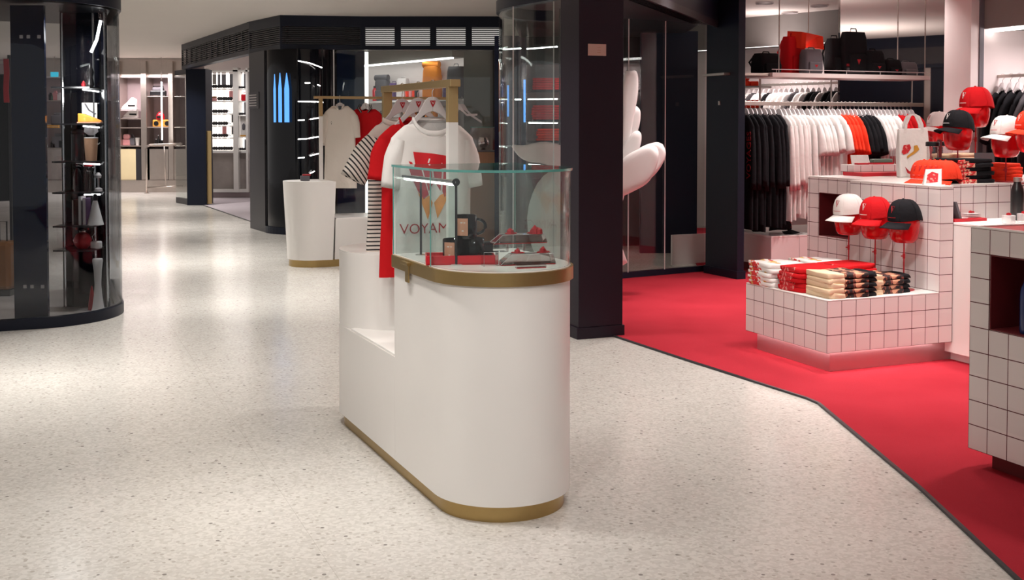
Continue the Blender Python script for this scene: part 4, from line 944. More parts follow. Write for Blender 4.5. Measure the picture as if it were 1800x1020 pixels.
# pile of red caps and propped card
pr = cap_builder('redo', 'print_r', 'x', .95)
for i in range(5):
    o = pr if i == 0 else dup(pr)
    p = wK(1.015+i*.010, .36-i*.034, TT+.035); o.location = (p[0], p[1], TT+.032); o.rotation_euler = (0, math.radians(-4), math.radians(26))
    o['label'] = 'orange-red cap in the nested row on the tall counter, %s from the left' % ordinal(i); o['group'] = 'nested row of orange-red caps'
cd = thing('card', 'white A-frame card with a red print at the front of the tall counter', 'card', wK(.855, .13, TT), A0-.6)
for s in (-1, 1):
    m = MB(); m.loft([[(-.05, s*.035, 0), (.05, s*.035, 0), (.05, s*.035+.003, 0), (-.05, s*.035+.003, 0)], [(-.035, s*.002, .092), (.055, s*.002, .095), (.055, s*.002+.003, .095), (-.035, s*.002+.003, .092)]]); m.build('leaf', 'white_cl', cd)
m = MB(); m.face([m.bm.verts.new(p) for p in ((-.035, -.0325, .012), (.03, -.030, .018), (.035, -.012, .068), (.0, -.008, .078), (-.028, -.014, .06))]); m.build('print', 'print_r', cd)
stack('b', 1.245, .275, 6, .0245, TT, 'black red-printed folded t-shirt on the tall counter', 'folded black t-shirts on the tall counter', rz=0)
stack('t', 1.56, .66, 8, .021, TT, 'cream folded t-shirt behind the black t-shirt stack', 'folded cream t-shirts on the tall counter')
stack('o', 1.66, .42, 5, .022, TT, 'orange-red folded t-shirt at the right of the tall counter', 'folded orange-red t-shirts on the tall counter')
for i, (px, Y, lab) in enumerate(((1639, 7.35, 'left clear storage jar with a black lid between the tote bag and the caps'), (1664, 7.5, 'right clear storage jar with a black lid between the tote bag and the caps'))):
    j = thing('storage_jar', lab, 'jar', (*onK(px, Y), TT), 0, 'clear jars with black lids'); j.scale = (1, 1, 1.75)
    m = MB(); m.lathe([(.034, 0), (.036, .004), (.036, .125)], 24, cap=False); m.build('body', 'acryl', j, smooth=True)
    m = MB(); m.lathe([(.044, .125), (.044, .139), (.038, .142)], 24); m.build('lid', 'black', j, smooth='auto')
    m = MB()
    for q in range(7): m.box(-.02+.006*(q % 4), -.012+.006*(q % 4)+.008, -.015+.007*(q % 3), -.008+.007*(q % 3)+.006, .005+q*.008, .012+q*.008)
    m.build('sweets', 'print_r', j, bevel=.001)
t = thing('screen_frame', 'dark propped frame standing behind the black t-shirt stack', 'frame', (*onK(1731, 7.35), TT), A0-.3)
m = MB(); m.loft([[(-.075, -.03, 0), (.06, -.03, 0), (.06, -.022, 0), (-.075, -.022, 0)], [(-.055, .03, .175), (.08, .03, .175), (.08, .038, .175), (-.055, .038, .175)]]); m.build('panel', 'grey_cl', t, bevel=.002); MB().box(-.07, .06, -.03, .06, 0, .004).build('foot', 'char', t)
t = thing('post', 'dark red upright post between the two clear jars', 'post', (*onK(1651, 7.42), TT), 0); MB().box(-.012, .012, -.01, .01, 0, .26).build('upright', 'niche', t)
t = thing('post', 'bright red upright post behind the tote bag handles', 'post', (*onK(1634, 8.05), TT), 0); MB().box(-.012, .012, -.01, .01, 0, .42).build('upright', 'redtop', t)
rt = thing('tumbler', 'tall red tumbler cut off by the right edge of the picture', 'bottle', (*onK(1806, 7.0), TT), 0)
rt.location.x += .0; m = MB(); m.lathe([(.055, 0), (.06, .004), (.062, .20), (.05, .23)], 26); m.build('body', 'redp', rt, smooth='auto'); m = MB(); m.lathe([(.0625, .12), (.064, .123), (.064, .135), (.0625, .138)], 26); m.build('band', 'redo', rt, smooth='auto')
rt.location = (rt.location.x, 6.72, TT)
# ---------------------------------------------------------------- things on the white low table
LT = .8305
rtray = thing('tray', 'flat red tray with a propped booklet on the white low table', 'tray', wK(1.03, .06, LT), A0); MB().box(-.12, .13, -.06, .06, 0, .018).build('tray', 'redtop', rtray, bevel=.002)
bk = thing('booklet', 'grey booklet leaning on the red tray', 'booklet', wK(.97, .06, LT+.0185), A0); m = MB(); m.loft([[(-.01, -.05, 0), (.006, -.05, 0), (.006, .05, 0), (-.01, .05, 0)], [(-.05, -.05, .10), (-.034, -.05, .10), (-.034, .05, .10), (-.05, .05, .10)]]); m.build('cover', 'grey2', bk); MB().box(0, .05, -.05, .05, 0, .004).build('page', 'hang', bk)
cs = thing('coaster', 'small stack of grey coasters with red sweets on the red tray', 'coaster', wK(1.09, .06, LT+.0185), A0); m = MB(); [m.box(-.045, .05, -.03, .03, .002+i*.009, .008+i*.009) for i in range(3)]; m.build('slabs', 'hang', cs, bevel=.001); m = MB(); m.lathe([(.012, .028), (.01, .038), (.002, .042)], 8); m.lathe([(.010, .028), (.008, .036), (.002, .038)], 8, (.022, .004)); m.build('sweets', 'redm', cs)
bb = thing('bottle', 'black bottle with a steel cap standing on the white low table', 'bottle', wK(1.375, -.02, LT), 0); m = MB(); m.lathe([(.036, 0), (.038, .004), (.038, .165), (.034, .19), (.022, .22), (.020, .23)], 28); m.build('body', 'black', bb, smooth='auto'); m = MB(); m.lathe([(.023, .23), (.023, .255), (.02, .257)], 24); m.build('cap', 'steel', bb, smooth='auto')
for i, (x, y, z, lab) in enumerate(((1.10, -.22, 0, 'small clear glass with red sweets at the near edge of the white low table'), (1.28, -.16, 0, 'clear glass dish with red sweets in front of the black bottle'))):
    g = thing('glass_dish', lab, 'glass', wK(x, y, LT), A0, 'glass dishes with red sweets'); 
    m = MB(); m.lathe([(.026, 0), (.036, .006), (.038, .05), (.034, .052)], 20); m.build('bowl', 'frost', g, smooth='auto'); m = MB(); m.lathe([(.015, .0525), (.012, .064), (.002, .067)], 8); m.lathe([(.010, .0525), (.008, .060), (.002, .062)], 8, (.015, .006)); m.build('sweets', 'redm', g)
ac = thing('acrylic_shelf', 'clear acrylic shelf with red jewellery right of the black bottle', 'stand', wK(1.40, -.17, LT), A0); MB().box(-.06, .06, -.04, .04, .115, .135).build('top', 'frost', ac, bevel=.002); MB().box(-.055, -.05, -.04, .04, 0, .115).build('leg', 'acryl', ac); MB().box(.05, .055, -.04, .04, 0, .115).build('leg', 'acryl', ac); m = MB(); m.lathe([(.014, .1355), (.012, .150), (.002, .156)], 8); m.build('jewel', 'redm', ac)
# ================================================================ CLOTHES WALL OF THE RED CARPETED SHOP
RL = 2.15
def rp(t, u=0): p = R0+V*t+U*u; return p
rail = thing('clothes_rail', 'long steel clothes rail with white shelf above it, hung from the ceiling by thin rods', 'clothes rail', (R0.x, R0.y, 0), A0)
MB().box(-.25, RL, -.012, .012, 1.585, 1.622).build('rail', 'steel', rail, bevel=.002)
MB().box(.20, 2.06, -.20, .22, 1.845, 1.885).build('shelf', 'whitetop', rail, bevel=.002)
MB().box(-.3, .20, -.16, .2, 1.855, 1.878).build('end_shelf', 'steel', rail, bevel=.002)
m = MB(); m.tube([(.20, -.19, 1.915), (2.06, -.19, 1.915)], .004, 6)
for x in (.25, .62, 1.05, 1.45, 1.9): m.tube([(x, -.19, 1.885), (x, -.19, 1.915)], .003, 5)
m.build('guard_rail', 'hang', rail)
for x, y in ((.28, -.185), (2.0, -.185), (.9, .20), (2.0, .20)):
    m = MB(); m.tube([(x, y, 1.886), (x, y, CZ)], .0055, 6); m.build('rod', 'steel', rail)
for x in (.1, 1.1, 2.1):
    m = MB(); m.tube([(x, .0, 1.60), (x, .10, 1.60), (x, .10, 1.85)], .007, 6); m.build('bracket', 'steel', rail)
GZ = 1.624; AR = math.atan2(-.923, .385)
HDY = [(-.13, .10), (-.155, .14), (-.19, .18), (-.24, .21), (-.32, .205), (-.55, .20), (-.85, .20), (-1.05, .205), (-1.19, .205)]
LNG = [(-.13, .10), (-.155, .14), (-.19, .18), (-.24, .205), (-.32, .20), (-.55, .195), (-.80, .20), (-1.00, .205), (-1.10, .21)]
SHT = [(-.13, .10), (-.155, .14), (-.19, .18), (-.24, .205), (-.32, .20), (-.45, .195), (-.60, .195), (-.72, .20), (-.80, .20)]
SL_L = [((-.17, -.23, .05), (-.215, -.82, .038), .022), ((.17, -.23, .05), (.215, -.82, .038), .022)]
SL_S = [((-.165, -.23, .06), (-.235, -.50, .065), .02), ((.165, -.23, .06), (.235, -.50, .065), .02)]
kinds = {}
def proto(k, name, cat, mm, rows, sl, seed, th=.018):
    t, f = garment(name, 'x', cat, (0, 0, 0), 0, mm, rows, sl, None, seed=seed, neck=(.06, -.115, -.16), th=th, wr=.006, n=28); kinds[k] = t; return t, f
ph_, fh = proto('bh', 'hoodie', 'hoodie', 'black_cl', HDY, SL_L, 21, .02)
proto('wl', 'long_shirt', 'shirt', 'white_cl', LNG, SL_L, 22); proto('ws', 't_shirt', 't-shirt', 'white_cl', SHT, SL_S, 23)
proto('rs', 't_shirt', 't-shirt', 'redo', SHT, SL_S, 24); proto('bs', 't_shirt', 't-shirt', 'black_cl', SHT, SL_S, 25); proto('r2', 't_shirt', 't-shirt', 'red', SHT, SL_S, 27); proto('gs', 't_shirt', 't-shirt', 'grey_cl', SHT, SL_S, 28)
h0 = hanger('hanger', 'x', (0, 0, 0), 0, 'hang', logo=False, w=.165, drop=.195)
used = set()
def put(k, pos, rz, label, group):
    t = kinds[k]
    if k in used: t = dup(t)
    used.add(k)
    t.location = pos; t.rotation_euler = (0, 0, rz); t['label'] = label; t['group'] = group; return t
hn = [0]
def puth(pos, rz, label, group):
    h = h0 if hn[0] == 0 else dup(h0); hn[0] += 1
    h.location = pos; h.rotation_euler = (0, 0, rz); h['label'] = label; h['group'] = group
seqs = [('bh', 8, 0.0, 'long black hoodie', 'at the left end of the long rail', 'black hoodies on the long rail'), ('wl', 6, .42, 'long white shirt', 'next to the black hoodies', 'long white shirts on the long rail'),
        ('ws', 7, .74, 'short-sleeved white t-shirt', 'left of the orange-red ones', 'white t-shirts left of the red on the long rail'), ('rs', 4, 1.10, 'orange-red t-shirt', 'in the middle of the long rail', 'orange-red t-shirts on the long rail'),
        ('bs', 4, 1.30, 'black t-shirt', 'between the red and the white ones', 'black t-shirts on the long rail'), ('ws', 6, 1.50, 'white t-shirt', 'by the tote bag on the long rail', 'white t-shirts right of the black on the long rail'), ('r2', 5, 1.80, 'deep red t-shirt', 'at the right end of the long rail', 'red t-shirts at the end of the long rail')]
rnd = random.Random(3); WORD = []
for k, n, t0, nm, where, grp in seqs:
    for i in range(n):
        t = t0+i*.05; p = rp(t); rz = AR+rnd.uniform(-.09, .12)
        G_ = put(k, (p.x, p.y, GZ), rz, '%s %s, %s from left' % (nm, where, ordinal(i)), grp)
        G_.scale = (1, 1, rnd.uniform(.955, 1.03))
        if k == 'bh' and i in (0, 7): WORD.append(G_)
        puth((p.x, p.y, GZ), rz, 'pale hanger holding the %s %s %s' % (ordinal(i), nm, where.replace('the ', '')), 'hangers on the long rail')
text_mesh('VOYAGES', .10, 'redm', WORD[0], 'sleeve_lettering', mx=Matrix.Rotation(-PI/2, 4, 'Y'), loc=(.185, -.034, -.50), rot=(0, .0, 0))
text_mesh('V', .07, 'redm', WORD[1], 'sleeve_lettering', loc=(.18, -.030, -.32))
# second hoodie carries small red lettering as well
# bags along the shelf
SZ = 1.8855
def onS(px, u=0, zz=SZ):
    k = (px-900)/2000; o = R0+U*u; t = (k*o.y-o.x)/(V.x-k*V.y); p = o+V*t; return (p.x, p.y, zz)
def bag(px, w, h, d, mm, label, name='backpack', cat='bag', u=0, rz=0, lean=0, z=SZ, roll=False, pos=None, flap=None, logo='redm', sc=1):
    t = thing(name, label, cat, pos or onS(px, u, z), A0+rz)
    rings = []
    for f, ww, dd in ((0, .92, .9), (.08, 1, 1), (.5, 1, 1), (.85, .95, .85), (1, .86, .6)):
        rings.append([(w/2*ww*sgn(math.cos(a))*abs(math.cos(a))**.4+lean*f, d/2*dd*sgn(math.sin(a))*abs(math.sin(a))**.5, h*f) for a in [2*PI*i/24 for i in range(24)]])
    m = MB(); m.loft(rings); m.build('body', mm, t, smooth='auto')
    m = MB(); m.box(-w*.36, w*.36, -d*.62, -d*.40, h*.08, h*.48); m.build('pocket', mm, t, bevel=.012)
    for s in (-1, 1):
        m = MB(); m.tube([(s*w*.28, d*.45, h*.9), (s*w*.32, d*.72, h*.6), (s*w*.28, d*.45, h*.15)], .010, 6); m.build('strap', mm, t, smooth=True)
    if roll:
        m = MB(); m.tube([(-w*.50+lean, -d*.1, h*1.03), (w*.50+lean, -d*.1, h*1.03)], .05, 12); m.build('roll_top', mm if not flap else flap, t, smooth='auto')
    else:
        m = MB(); m.tube([(-.04+lean, 0, h*.98), (-.03+lean, 0, h*1.08), (.03+lean, 0, h*1.08), (.04+lean, 0, h*.98)], .006, 6); m.build('handle', mm, t, smooth=True)
    if logo:
        m = MB(); a = [m.bm.verts.new(p) for p in ((-.022, -d*.625, h*.36), (.022, -d*.625, h*.36), (0, -d*.625, h*.24))]; m.face(a); m.build('emblem', logo, t)
    return t
bag(1345, .24, .19, .22, 'black_cl', 'low black holdall at the left end of the high shelf', 'holdall', u=.05, logo=None)
rb = bag(1392, .24, .36, .16, 'redo' if False else 'red', 'large red roll-top backpack on the high shelf', u=.10, rz=.2, logo=None)
m = MB(); m.loft([[(x, -.13, z) for x, z in ((-.03+dx, .24), (-.02+dx, .40), (.18+dx, .37), (.20+dx, .25))]+[(x, .05, z) for x, z in ((.20+dx, .27), (.18+dx, .40), (-.02+dx, .42), (-.03+dx, .27))] for dx in (0,)]+[[(x, -.16, z) for x, z in ((.0, .24), (.01, .39), (.24, .365), (.26, .24))]+[(x, .05, z) for x, z in ((.26, .27), (.24, .40), (.0, .42), (0, .27))]]); m.build('roll_top', 'redo', rb, bevel=.012)
gb = bag(1424, .21, .23, .14, 'grey2', 'grey and black wipe-clean backpack in front of the red one on the high shelf', u=-.08)
bag(1464, .14, .36, .16, 'black_cl', 'slim black backpack between the red backpack and the black tote on the high shelf', u=.12, logo=None)
tb2 = bag(1498, .28, .42, .14, 'black_cl', 'tall black tote bag with a red and grey band on the high shelf', 'tote_bag', u=.02, logo='redm')
m = MB(); m.box(-.125, .125, -.073, .073, .085, .091); m.box(-.125, .125, -.073, .073, .10, .106); m.build('red_band', 'redm', tb2); m = MB(); m.box(-.125, .125, -.074, .074, .02, .07); m.build('grey_band', 'grey_cl', tb2)
bag(1531, .22, .24, .18, 'black_cl', 'black backpack with a red emblem right of the tall black tote', u=-.02)
bag(1563, .20, .16, .16, 'black_cl', 'small black pouch with a red emblem near the right end of the high shelf', 'pouch', u=-.02)
bag(1590, .22, .14, .16, 'grey2', 'low dark grey pouch at the right end of the high shelf', 'pouch', u=0, logo=None)
# low plinth below the clothes
lp = thing('low_plinth', 'long low white plinth below the hanging clothes', 'display stand', (*rp(.25, -.13),  0), A0)
MB().box(0, 2.0, 0, .9, .08, .352).build('body', 'pinkw', lp, bevel=.003); MB().box(.001, 2.0, -.002, .9, .3525, .365).build('top', 'whitetop', lp); MB().box(.05, 1.95, .05, .85, .009, .08).build('plinth', 'niche', lp)
m = MB(); m.box(.318, .321, -.0015, 0, .085, .35); m.box(.9, .903, -.0015, 0, .085, .35); m.box(1.5, 1.503, -.0015, 0, .085, .35); m.build('joint', 'mauve', lp)
for px, u, rz, lab in ((1374, .08, 2.6, 'black cap lying on the low plinth under the black hoodies'), (1314, .42, 2.9, 'black cap lying at the left end of the low plinth')):
    c = cap_builder('black_cl', 'redm', lab, 1.05); c.location = Vector(onS(px, u, .3655+.040)); c.rotation_euler = (0, 0, rz); c['group'] = 'caps on the low plinth'
# back wall rail glimpsed above the long rail
bp, bq = Vector((2.95, 15.0)), Vector((4.12, 13.66))
br = thing('clothes_rail', 'thin steel rail on the back wall seen under the high shelf', 'clothes rail', (0, 0, 0)); seg(bp, bq, 1.90, 1.93, .02).build('rail', 'steel', br)
bdir = (bq-bp).normalized(); brz = math.atan2(bdir.y, bdir.x)+PI/2
n = 22
for i in range(n):
    p = bp.lerp(bq, (i+.5)/n); k = ['ws', 'ws', 'ws', 'gs', 'ws', 'ws', 'bs', 'ws'][i % 8] if i < 13 else ['bs', 'ws', 'bs'][i % 3]
    nm = {'ws': 'white', 'gs': 'grey', 'bs': 'black'}[k]
    put(k, (p.x+.01, p.y+.01, 1.932), brz+PI, '%s t-shirt on the back wall rail, %s from the left' % (nm, ordinal(i)), 't-shirts on the back wall rail')
    puth((p.x+.01, p.y+.01, 1.932), brz+PI, 'pale hanger on the back wall rail, %s from the left' % ordinal(i), 'hangers on the back wall rail')
# red boxes on the back shelf at the far left
bs_ = thing('wall_shelf', 'steel shelf with a lit red edge between the dark column and the long rail', 'shelf', (0, 0, 0))
for z in (1.60, 1.86):
    q0, q1 = at(1290, 200, 13.5), at(1338, 200, 13.3); seg(q0.xy, q1.xy, z-.02, z, .3).build('board', 'steel', bs_)
seg((at(1336, 0, 13.25)).xy, at(1339, 0, 13.25).xy, 1.2, 2.0, .03).build('upright', 'steel', bs_)
for i, (x0, x1, z, h) in enumerate(((1300, 1318, 1.8605, .07), (1319, 1334, 1.8605, .06), (1300, 1318, 1.931, .06), (1300, 1320, 1.6005, .09), (1321, 1335, 1.6005, .10))):
    a_, b_ = at(x0, 200, 13.42), at(x1, 200, 13.40); bx = thing('folded_t_shirt', 'red folded garment on the wall shelf beside the dark column, %s from the top left' % ordinal(i), 't-shirt', (a_.x, a_.y, z), 0, 'red folded garments on the wall shelf')
    MB().box(0, b_.x-a_.x, 0, .25, 0, h-.002).build('body', 'redo', bx, bevel=.012)
# alcove rail
ar = thing('clothes_rail', 'steel rail in the lit alcove on the right wall', 'clothes rail', (0, 0, 0))
al0 = w0+V*.16+D*.0; seg(al0, al0+D*1.6, 1.795, 1.82, .02).build('rail', 'steel', ar)
for t_ in (.5, 1.5):
    m = MB(); p = al0+D*t_; m.tube([(p.x, p.y, 1.81), (p.x+V.x*.39, p.y+V.y*.39, 1.81)], .007, 6); m.build('bracket', 'steel', ar)
for i in range(12):
    p = al0+D*(.06+i*.085)+V*.0; k = 0
    rz = A0+rnd.uniform(-.1, .1)+.1
    o = put('bs' if i < 4 else 'gs', (p.x, p.y, 1.822), rz, '%s t-shirt in the lit alcove, %s from the left' % ('black' if i < 4 else 'charcoal', ordinal(i)), 't-shirts in the lit alcove'); o.scale = (1, 1, 1.15)
    puth((p.x, p.y, 1.822), rz, 'pale hanger in the lit alcove, %s from the left' % ordinal(i), 'hangers in the lit alcove')
# recessed ceiling fittings of the shop
for i, (px, py) in enumerate(((1344, 4), (1440, 9), (1586, 14), (1682, 15), (1388, 21), (1497, 36))):
    r_ = at(px, py, 1.0)-Vector((0, 0, 1.4)); t_ = 1.4/r_.z if r_.z else 0; x_, y_ = r_.x*t_, t_
    if y_ > 15.5 or i > 4: continue
    f = thing('downlight', 'round recessed downlight in the pale shop ceiling, %s from the left' % ordinal(i), 'downlight', (x_, y_, CZ-.02), 0, 'recessed downlights of the red shop')
    m = MB(); m.lathe([(.10, 0), (.10, .019), (.075, .019), (.075, 0)], 24, cap=False); m.build('ring', 'hang', f, smooth='auto'); m = MB(); m.lathe([(.074, .010), (.001, .011)], 24); m.build('lens', 'whitetop', f)
# ================================================================ WHITE SCULPTURE IN THE GLASS ENCLOSURE
sc_ = thing('sculpture', 'tall glossy white sculpture of curving petals behind the dark foreground pillar', 'sculpture', (.66, 9.0, .008), 0)
def petal(pts, name='petal', Y=9.0, th=.035, mm='petal'):
    """pts: (px, py, half width in px, depth offset)"""
    P_ = []
    for px, py, hw, dy in pts: w = at(px, py, Y+dy); P_.append((Vector((w.x-.66, dy, w.z-.008)), hw*Y/2000))
    # resample smoothly
    Q = []
    nseg = 22
    def cr(p0, p1, p2, p3, t): return .5*((2*p1)+(-p0+p2)*t+(2*p0-5*p1+4*p2-p3)*t*t+(-p0+3*p1-3*p2+p3)*t**3)
    for s in range(nseg+1):
        f = s/nseg*(len(P_)-1); i = min(int(f), len(P_)-2); t = f-i
        g = [P_[max(i-1, 0)], P_[i], P_[i+1], P_[min(i+2, len(P_)-1)]]
        Q.append((cr(g[0][0], g[1][0], g[2][0], g[3][0], t), max(.002, cr(g[0][1], g[1][1], g[2][1], g[3][1], t))))
    rings = []
    for i, (c, w) in enumerate(Q):
        d = (Q[min(i+1, nseg)][0]-Q[max(i-1, 0)][0]).normalized(); side = d.cross(Vector((0, 1, 0))).normalized(); nn = side.cross(d).normalized()
        tk = min(th, w*.8)
        rings.append([c+side*w*math.cos(a)+nn*(tk*math.sin(a)-.25*w*math.cos(a)**2) for a in [2*PI*k/20 for k in range(20)]])
    m = MB(); m.loft(rings); return m.build(name, mm, sc_, smooth=True)
petal([(1047, 527, 24, 0), (1058, 430, 14, 0), (1090, 335, 9, 0), (1101, 230, 9, 0), (1107, 165, 14, 0), (1109, 128, 11, 0), (1109, 125, 1, 0)], 'stem')
petal([(1080, 300, 10, .02), (1095, 262, 12, .02), (1110, 222, 13, .02), (1117, 195, 9, .02), (1119, 187, 1, .02)])
petal([(1078, 320, 10, -.03), (1096, 285, 13, -.03), (1112, 255, 13, -.03), (1120, 236, 8, -.03), (1122, 230, 1, -.03)])
petal([(1070, 345, 10, -.12), (1094, 322, 22, -.12), (1118, 298, 30, -.12), (1140, 274, 20, -.12), (1151, 262, 9, -.12), (1154, 259, 1, -.12)], th=.05)
petal([(1075, 330, 10, .06), (1100, 312, 22, .06), (1128, 290, 28, .06), (1150, 270, 22, .06), (1161, 258, 12, .06), (1165, 254, 1, .06)], th=.05)
petal([(1047, 527, 22, -.05), (1035, 515, 26, -.1), (1000, 475, 36, -.2), (972, 400, 44, -.25), (975, 335, 34, -.25), (990, 298, 10, -.25), (993, 294, 1, -.25)], th=.12)
petal([(1060, 330, 14, 0), (1010, 292, 20, -.05), (965, 270, 20, -.1), (925, 268, 14, -.1), (900, 256, 2, -.1)], th=.03)  # petal added in place of the sculpture's reflection in the glass
petal([(1085, 470, 20, 0), (1050, 400, 30, 0), (1030, 320, 30, 0), (1010, 240, 20, 0), (1003, 205, 6, 0)], th=.05)
m = MB(); m.lathe([(.12, 0), (.13, .01), (.12, .03), (.06, .05)], 32, (0, 0)); m.build('base', 'petal', sc_, smooth='auto')
# shelves, strips imitating reflected light, and folded goods inside the enclosure
iw = thing('wall_shelving', 'lit shelving with thin white shelf lights inside the glass enclosure left of the dark pillar', 'shelving', (0, 0, 0))  # the thin shelf lights are glowing tubes imitating reflected light lines
for z in (.95, 1.22, 1.46, 1.80):
    MB().box(.17, 1.93, 12.95, 13.19, z-.02, z).build('shelf', 'plum', iw)
for (px0, y0, px1, y1) in ((884, 87, 916, 85), (926, 86, 980, 82), (989, 81, 1006, 80), (905, 175, 916, 175), (928, 174.5, 980, 174), (990, 174, 1006, 174), (929, 216, 980, 216.5), (990, 217, 1006, 217), (903, 257, 916, 257), (917, 257.5, 980, 259), (990, 260, 1006, 260)):
    m = MB(); q0, q1 = at(px0, y0, 9.7), at(px1, y1, 9.7); m.tube([q0, q1], .006, 6); m.build('light_strip', 'led', iw)  # glowing tubes imitate light lines reflected in the curved glass
m = MB(); 
for px in (904, 984): q = at(px, 100, 9.72); m.box(q.x-.006, q.x+.006, 9.715, 9.73, .003, 2.39)
m.build('upright', 'char', iw)
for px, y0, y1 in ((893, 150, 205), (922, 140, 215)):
    q0, q1 = at(px, y0, 9.75), at(px, y1, 9.75); m = MB(); m.tube([q0, q1], .010, 6); m.build('blue_light', 'ledblue', iw)  # glowing tubes imitate blue reflections in the curved glass
rr_ = random.Random(5)
for i, (px, z, w, n_, mm) in enumerate(((955, 1.80, .28, 5, 'red'), (992, 1.80, .30, 5, 'red'), (1132, 1.80, .32, 4, 'mauve'), (955, 1.46, .28, 6, 'red'), (995, 1.46, .28, 6, 'red'), (965, 1.22, .3, 5, 'redo'), (1000, 1.22, .26, 4, 'grey_cl'))):
    x_ = (px-900)/2000*13.05
    for j in range(n_):
        o = thing('folded_garment', '%s folded garment inside the enclosure, %s up in %s' % ({'red': 'dark red', 'mauve': 'mauve', 'redo': 'orange-red', 'grey_cl': 'charcoal'}[mm], ordinal(j), ['the top left stack', 'the top middle stack', 'the top right stack', 'the middle left stack', 'the middle right stack', 'the low left stack', 'the low right stack'][i]), 'garment', (x_, 13.06, z+.0005+j*.028), 0, 'folded garments inside the enclosure')
        MB().box(-w/2+rr_.uniform(0, .02), w/2, -.09, .10, 0, .026).build('body', mm, o, bevel=.009)
for i in range(9):
    x_ = 1.02+i*.1
    put('gs' if i % 3 else 'bs', (x_, 12.86, 1.66), PI/2+.5, 'dark t-shirt on the rail inside the enclosure, %s from the left' % ordinal(i), 'dark t-shirts inside the enclosure')
ir = thing('clothes_rail', 'steel rail inside the glass enclosure right of the dark pillar', 'clothes rail', (0, 0, 0)); MB().box(.95, 1.93, 12.85, 12.87, 1.635, 1.658).build('rail', 'steel', ir); MB().box(.95, .97, 12.87, 13.19, 1.635, 1.655).build('bracket', 'steel', ir)
# ================================================================ LEFT SIDE AND FAR SHOPS
def tw(px, Y, z): return ((px-900)/2000*Y, Y, z)
# ---- display tower inside the left glass corner
tY = 8.62
tx0, tx1 = (108-900)/2000*tY, (188-900)/2000*tY
tower = thing('display_tower', 'narrow black display tower with lit shelves inside the left glass corner', 'shelving', (0, 0, 0))
MB().box(tx0, tx1, tY, tY+.03, .016, 2.249).build('back_panel', 'blackg', tower)
def zt(py, Y=8.45): return 1.4-(py-220)*Y/2000
SHV = [153, 217, 283, 337, 396, 438]
for i, py in enumerate(SHV):
    z = zt(py); MB().box(tx0+.03, tx1-.03, tY-.26, tY, z-.012, z).build('shelf', 'black', tower)
    if i < 4:
        m = MB(); m.tube([(tx1-.05, tY-.02, z-.03), (tx1-.10, tY-.20, z-.02)], .006, 6); m.build('shelf_light', 'led', tower)
m = MB(); m.tube([at(177, 36, 8.5), at(170, 70, 8.5), at(160, 92, 8.5)], .011, 8); m.build('top_light', 'led', tower)
for px in (112, 166, 186):
    m = MB(); p = tw(px, 8.55 if px < 186 else 8.4, 0); m.tube([(p[0], p[1], .016), (p[0], p[1], 2.24)], .008, 8); m.build('upright', 'chrome', tower, smooth='auto')
def onT(px, i, Y=8.47): return (tw(px, Y, 0)[0], Y, zt(SHV[i])+.0008)
def simple(name, label, cat, loc, parts, group=None, rz=0):
    t = thing(name, label, cat, loc, rz, group)
    for nm, mb, mm, *o in parts: mb.build(nm, mm, t, smooth='auto' if not o else False, bevel=o[0] if o else 0)
    return t
L_ = lambda prof, n=20, c=(0, 0): MB().lathe(prof, n, c)
simple('figurine', 'dark figurine with a red detail on the top shelf of the left glass corner', 'figurine', onT(160, 0), [('body', L_([(.02, 0), (.03, .02), (.018, .07), (.028, .11), (.01, .16), (.002, .17)]), 'black'), ('red_detail', L_([(.015, 0), (.018, .02), (.004, .045)], 12, (-.045, -.01)), 'redm')])
simple('picture_card', 'white card with a dark branch print behind the orange shoe', 'card', onT(160, 1, 8.55), [('card', MB().box(-.065, .05, -.003, .003, 0, .155), 'white_cl', .002), ('print', MB().tube([(-.04, -.006, .15), (-.01, -.006, .10), (.04, -.006, .07)], .006, 6), 'grey2')])
simple('shoe', 'orange and tan shoe on the second shelf of the left glass corner', 'shoe', onT(158, 1, 8.42), [('upper', MB().loft([[(x, -.025*w, z0), (x, .025*w, z0), (x, .022*w, z1), (x, -.022*w, z1)] for x, w, z0, z1 in ((-.08, .8, .01, .075), (-.04, 1, .01, .07), (.0, 1, .01, .055), (.05, 1.1, .01, .035), (.09, .7, .01, .018))]), 'orange', .006), ('sole', MB().box(-.085, .09, -.028, .028, 0, .010), 'tan', .003)])
simple('speaker', 'black cylinder canister on the third shelf of the left glass corner', 'canister', onT(136, 2), [('body', L_([(.045, 0), (.045, .20), (.04, .205)]), 'black'), ('lid', L_([(.044, .206), (.044, .225), (.02, .235)]), 'char')])
simple('tumbler', 'tan tumbler beside the black canister on the third shelf', 'tumbler', onT(160, 2), [('body', L_([(.040, 0), (.050, .165), (.047, .168)]), 'tan'), ('rim', L_([(.051, .168), (.051, .174), (.04, .176)]), 'hang')])
simple('crystal_ornament', 'clear crystal ornament above the tan tumbler', 'ornament', (onT(156, 2)[0], 8.52, onT(156, 2)[2]), [('stem', L_([(.02, 0), (.012, .19)]), 'acryl'), ('top', L_([(.02, .19), (.055, .215), (.05, .25), (.02, .27)], 8), 'frost')])
simple('carton', 'small white and red carton under the third shelf of the left glass corner', 'box', (onT(140, 3)[0], 8.54, onT(140, 3)[2]), [('white_half', MB().box(-.05, .01, -.02, .02, .185, .22), 'white_cl', .002), ('red_half', MB().box(.0105, .06, -.02, .02, .185, .22), 'redp', .002), ('stand', MB().box(-.02, .02, -.01, .01, 0, .185), 'black', .002)])
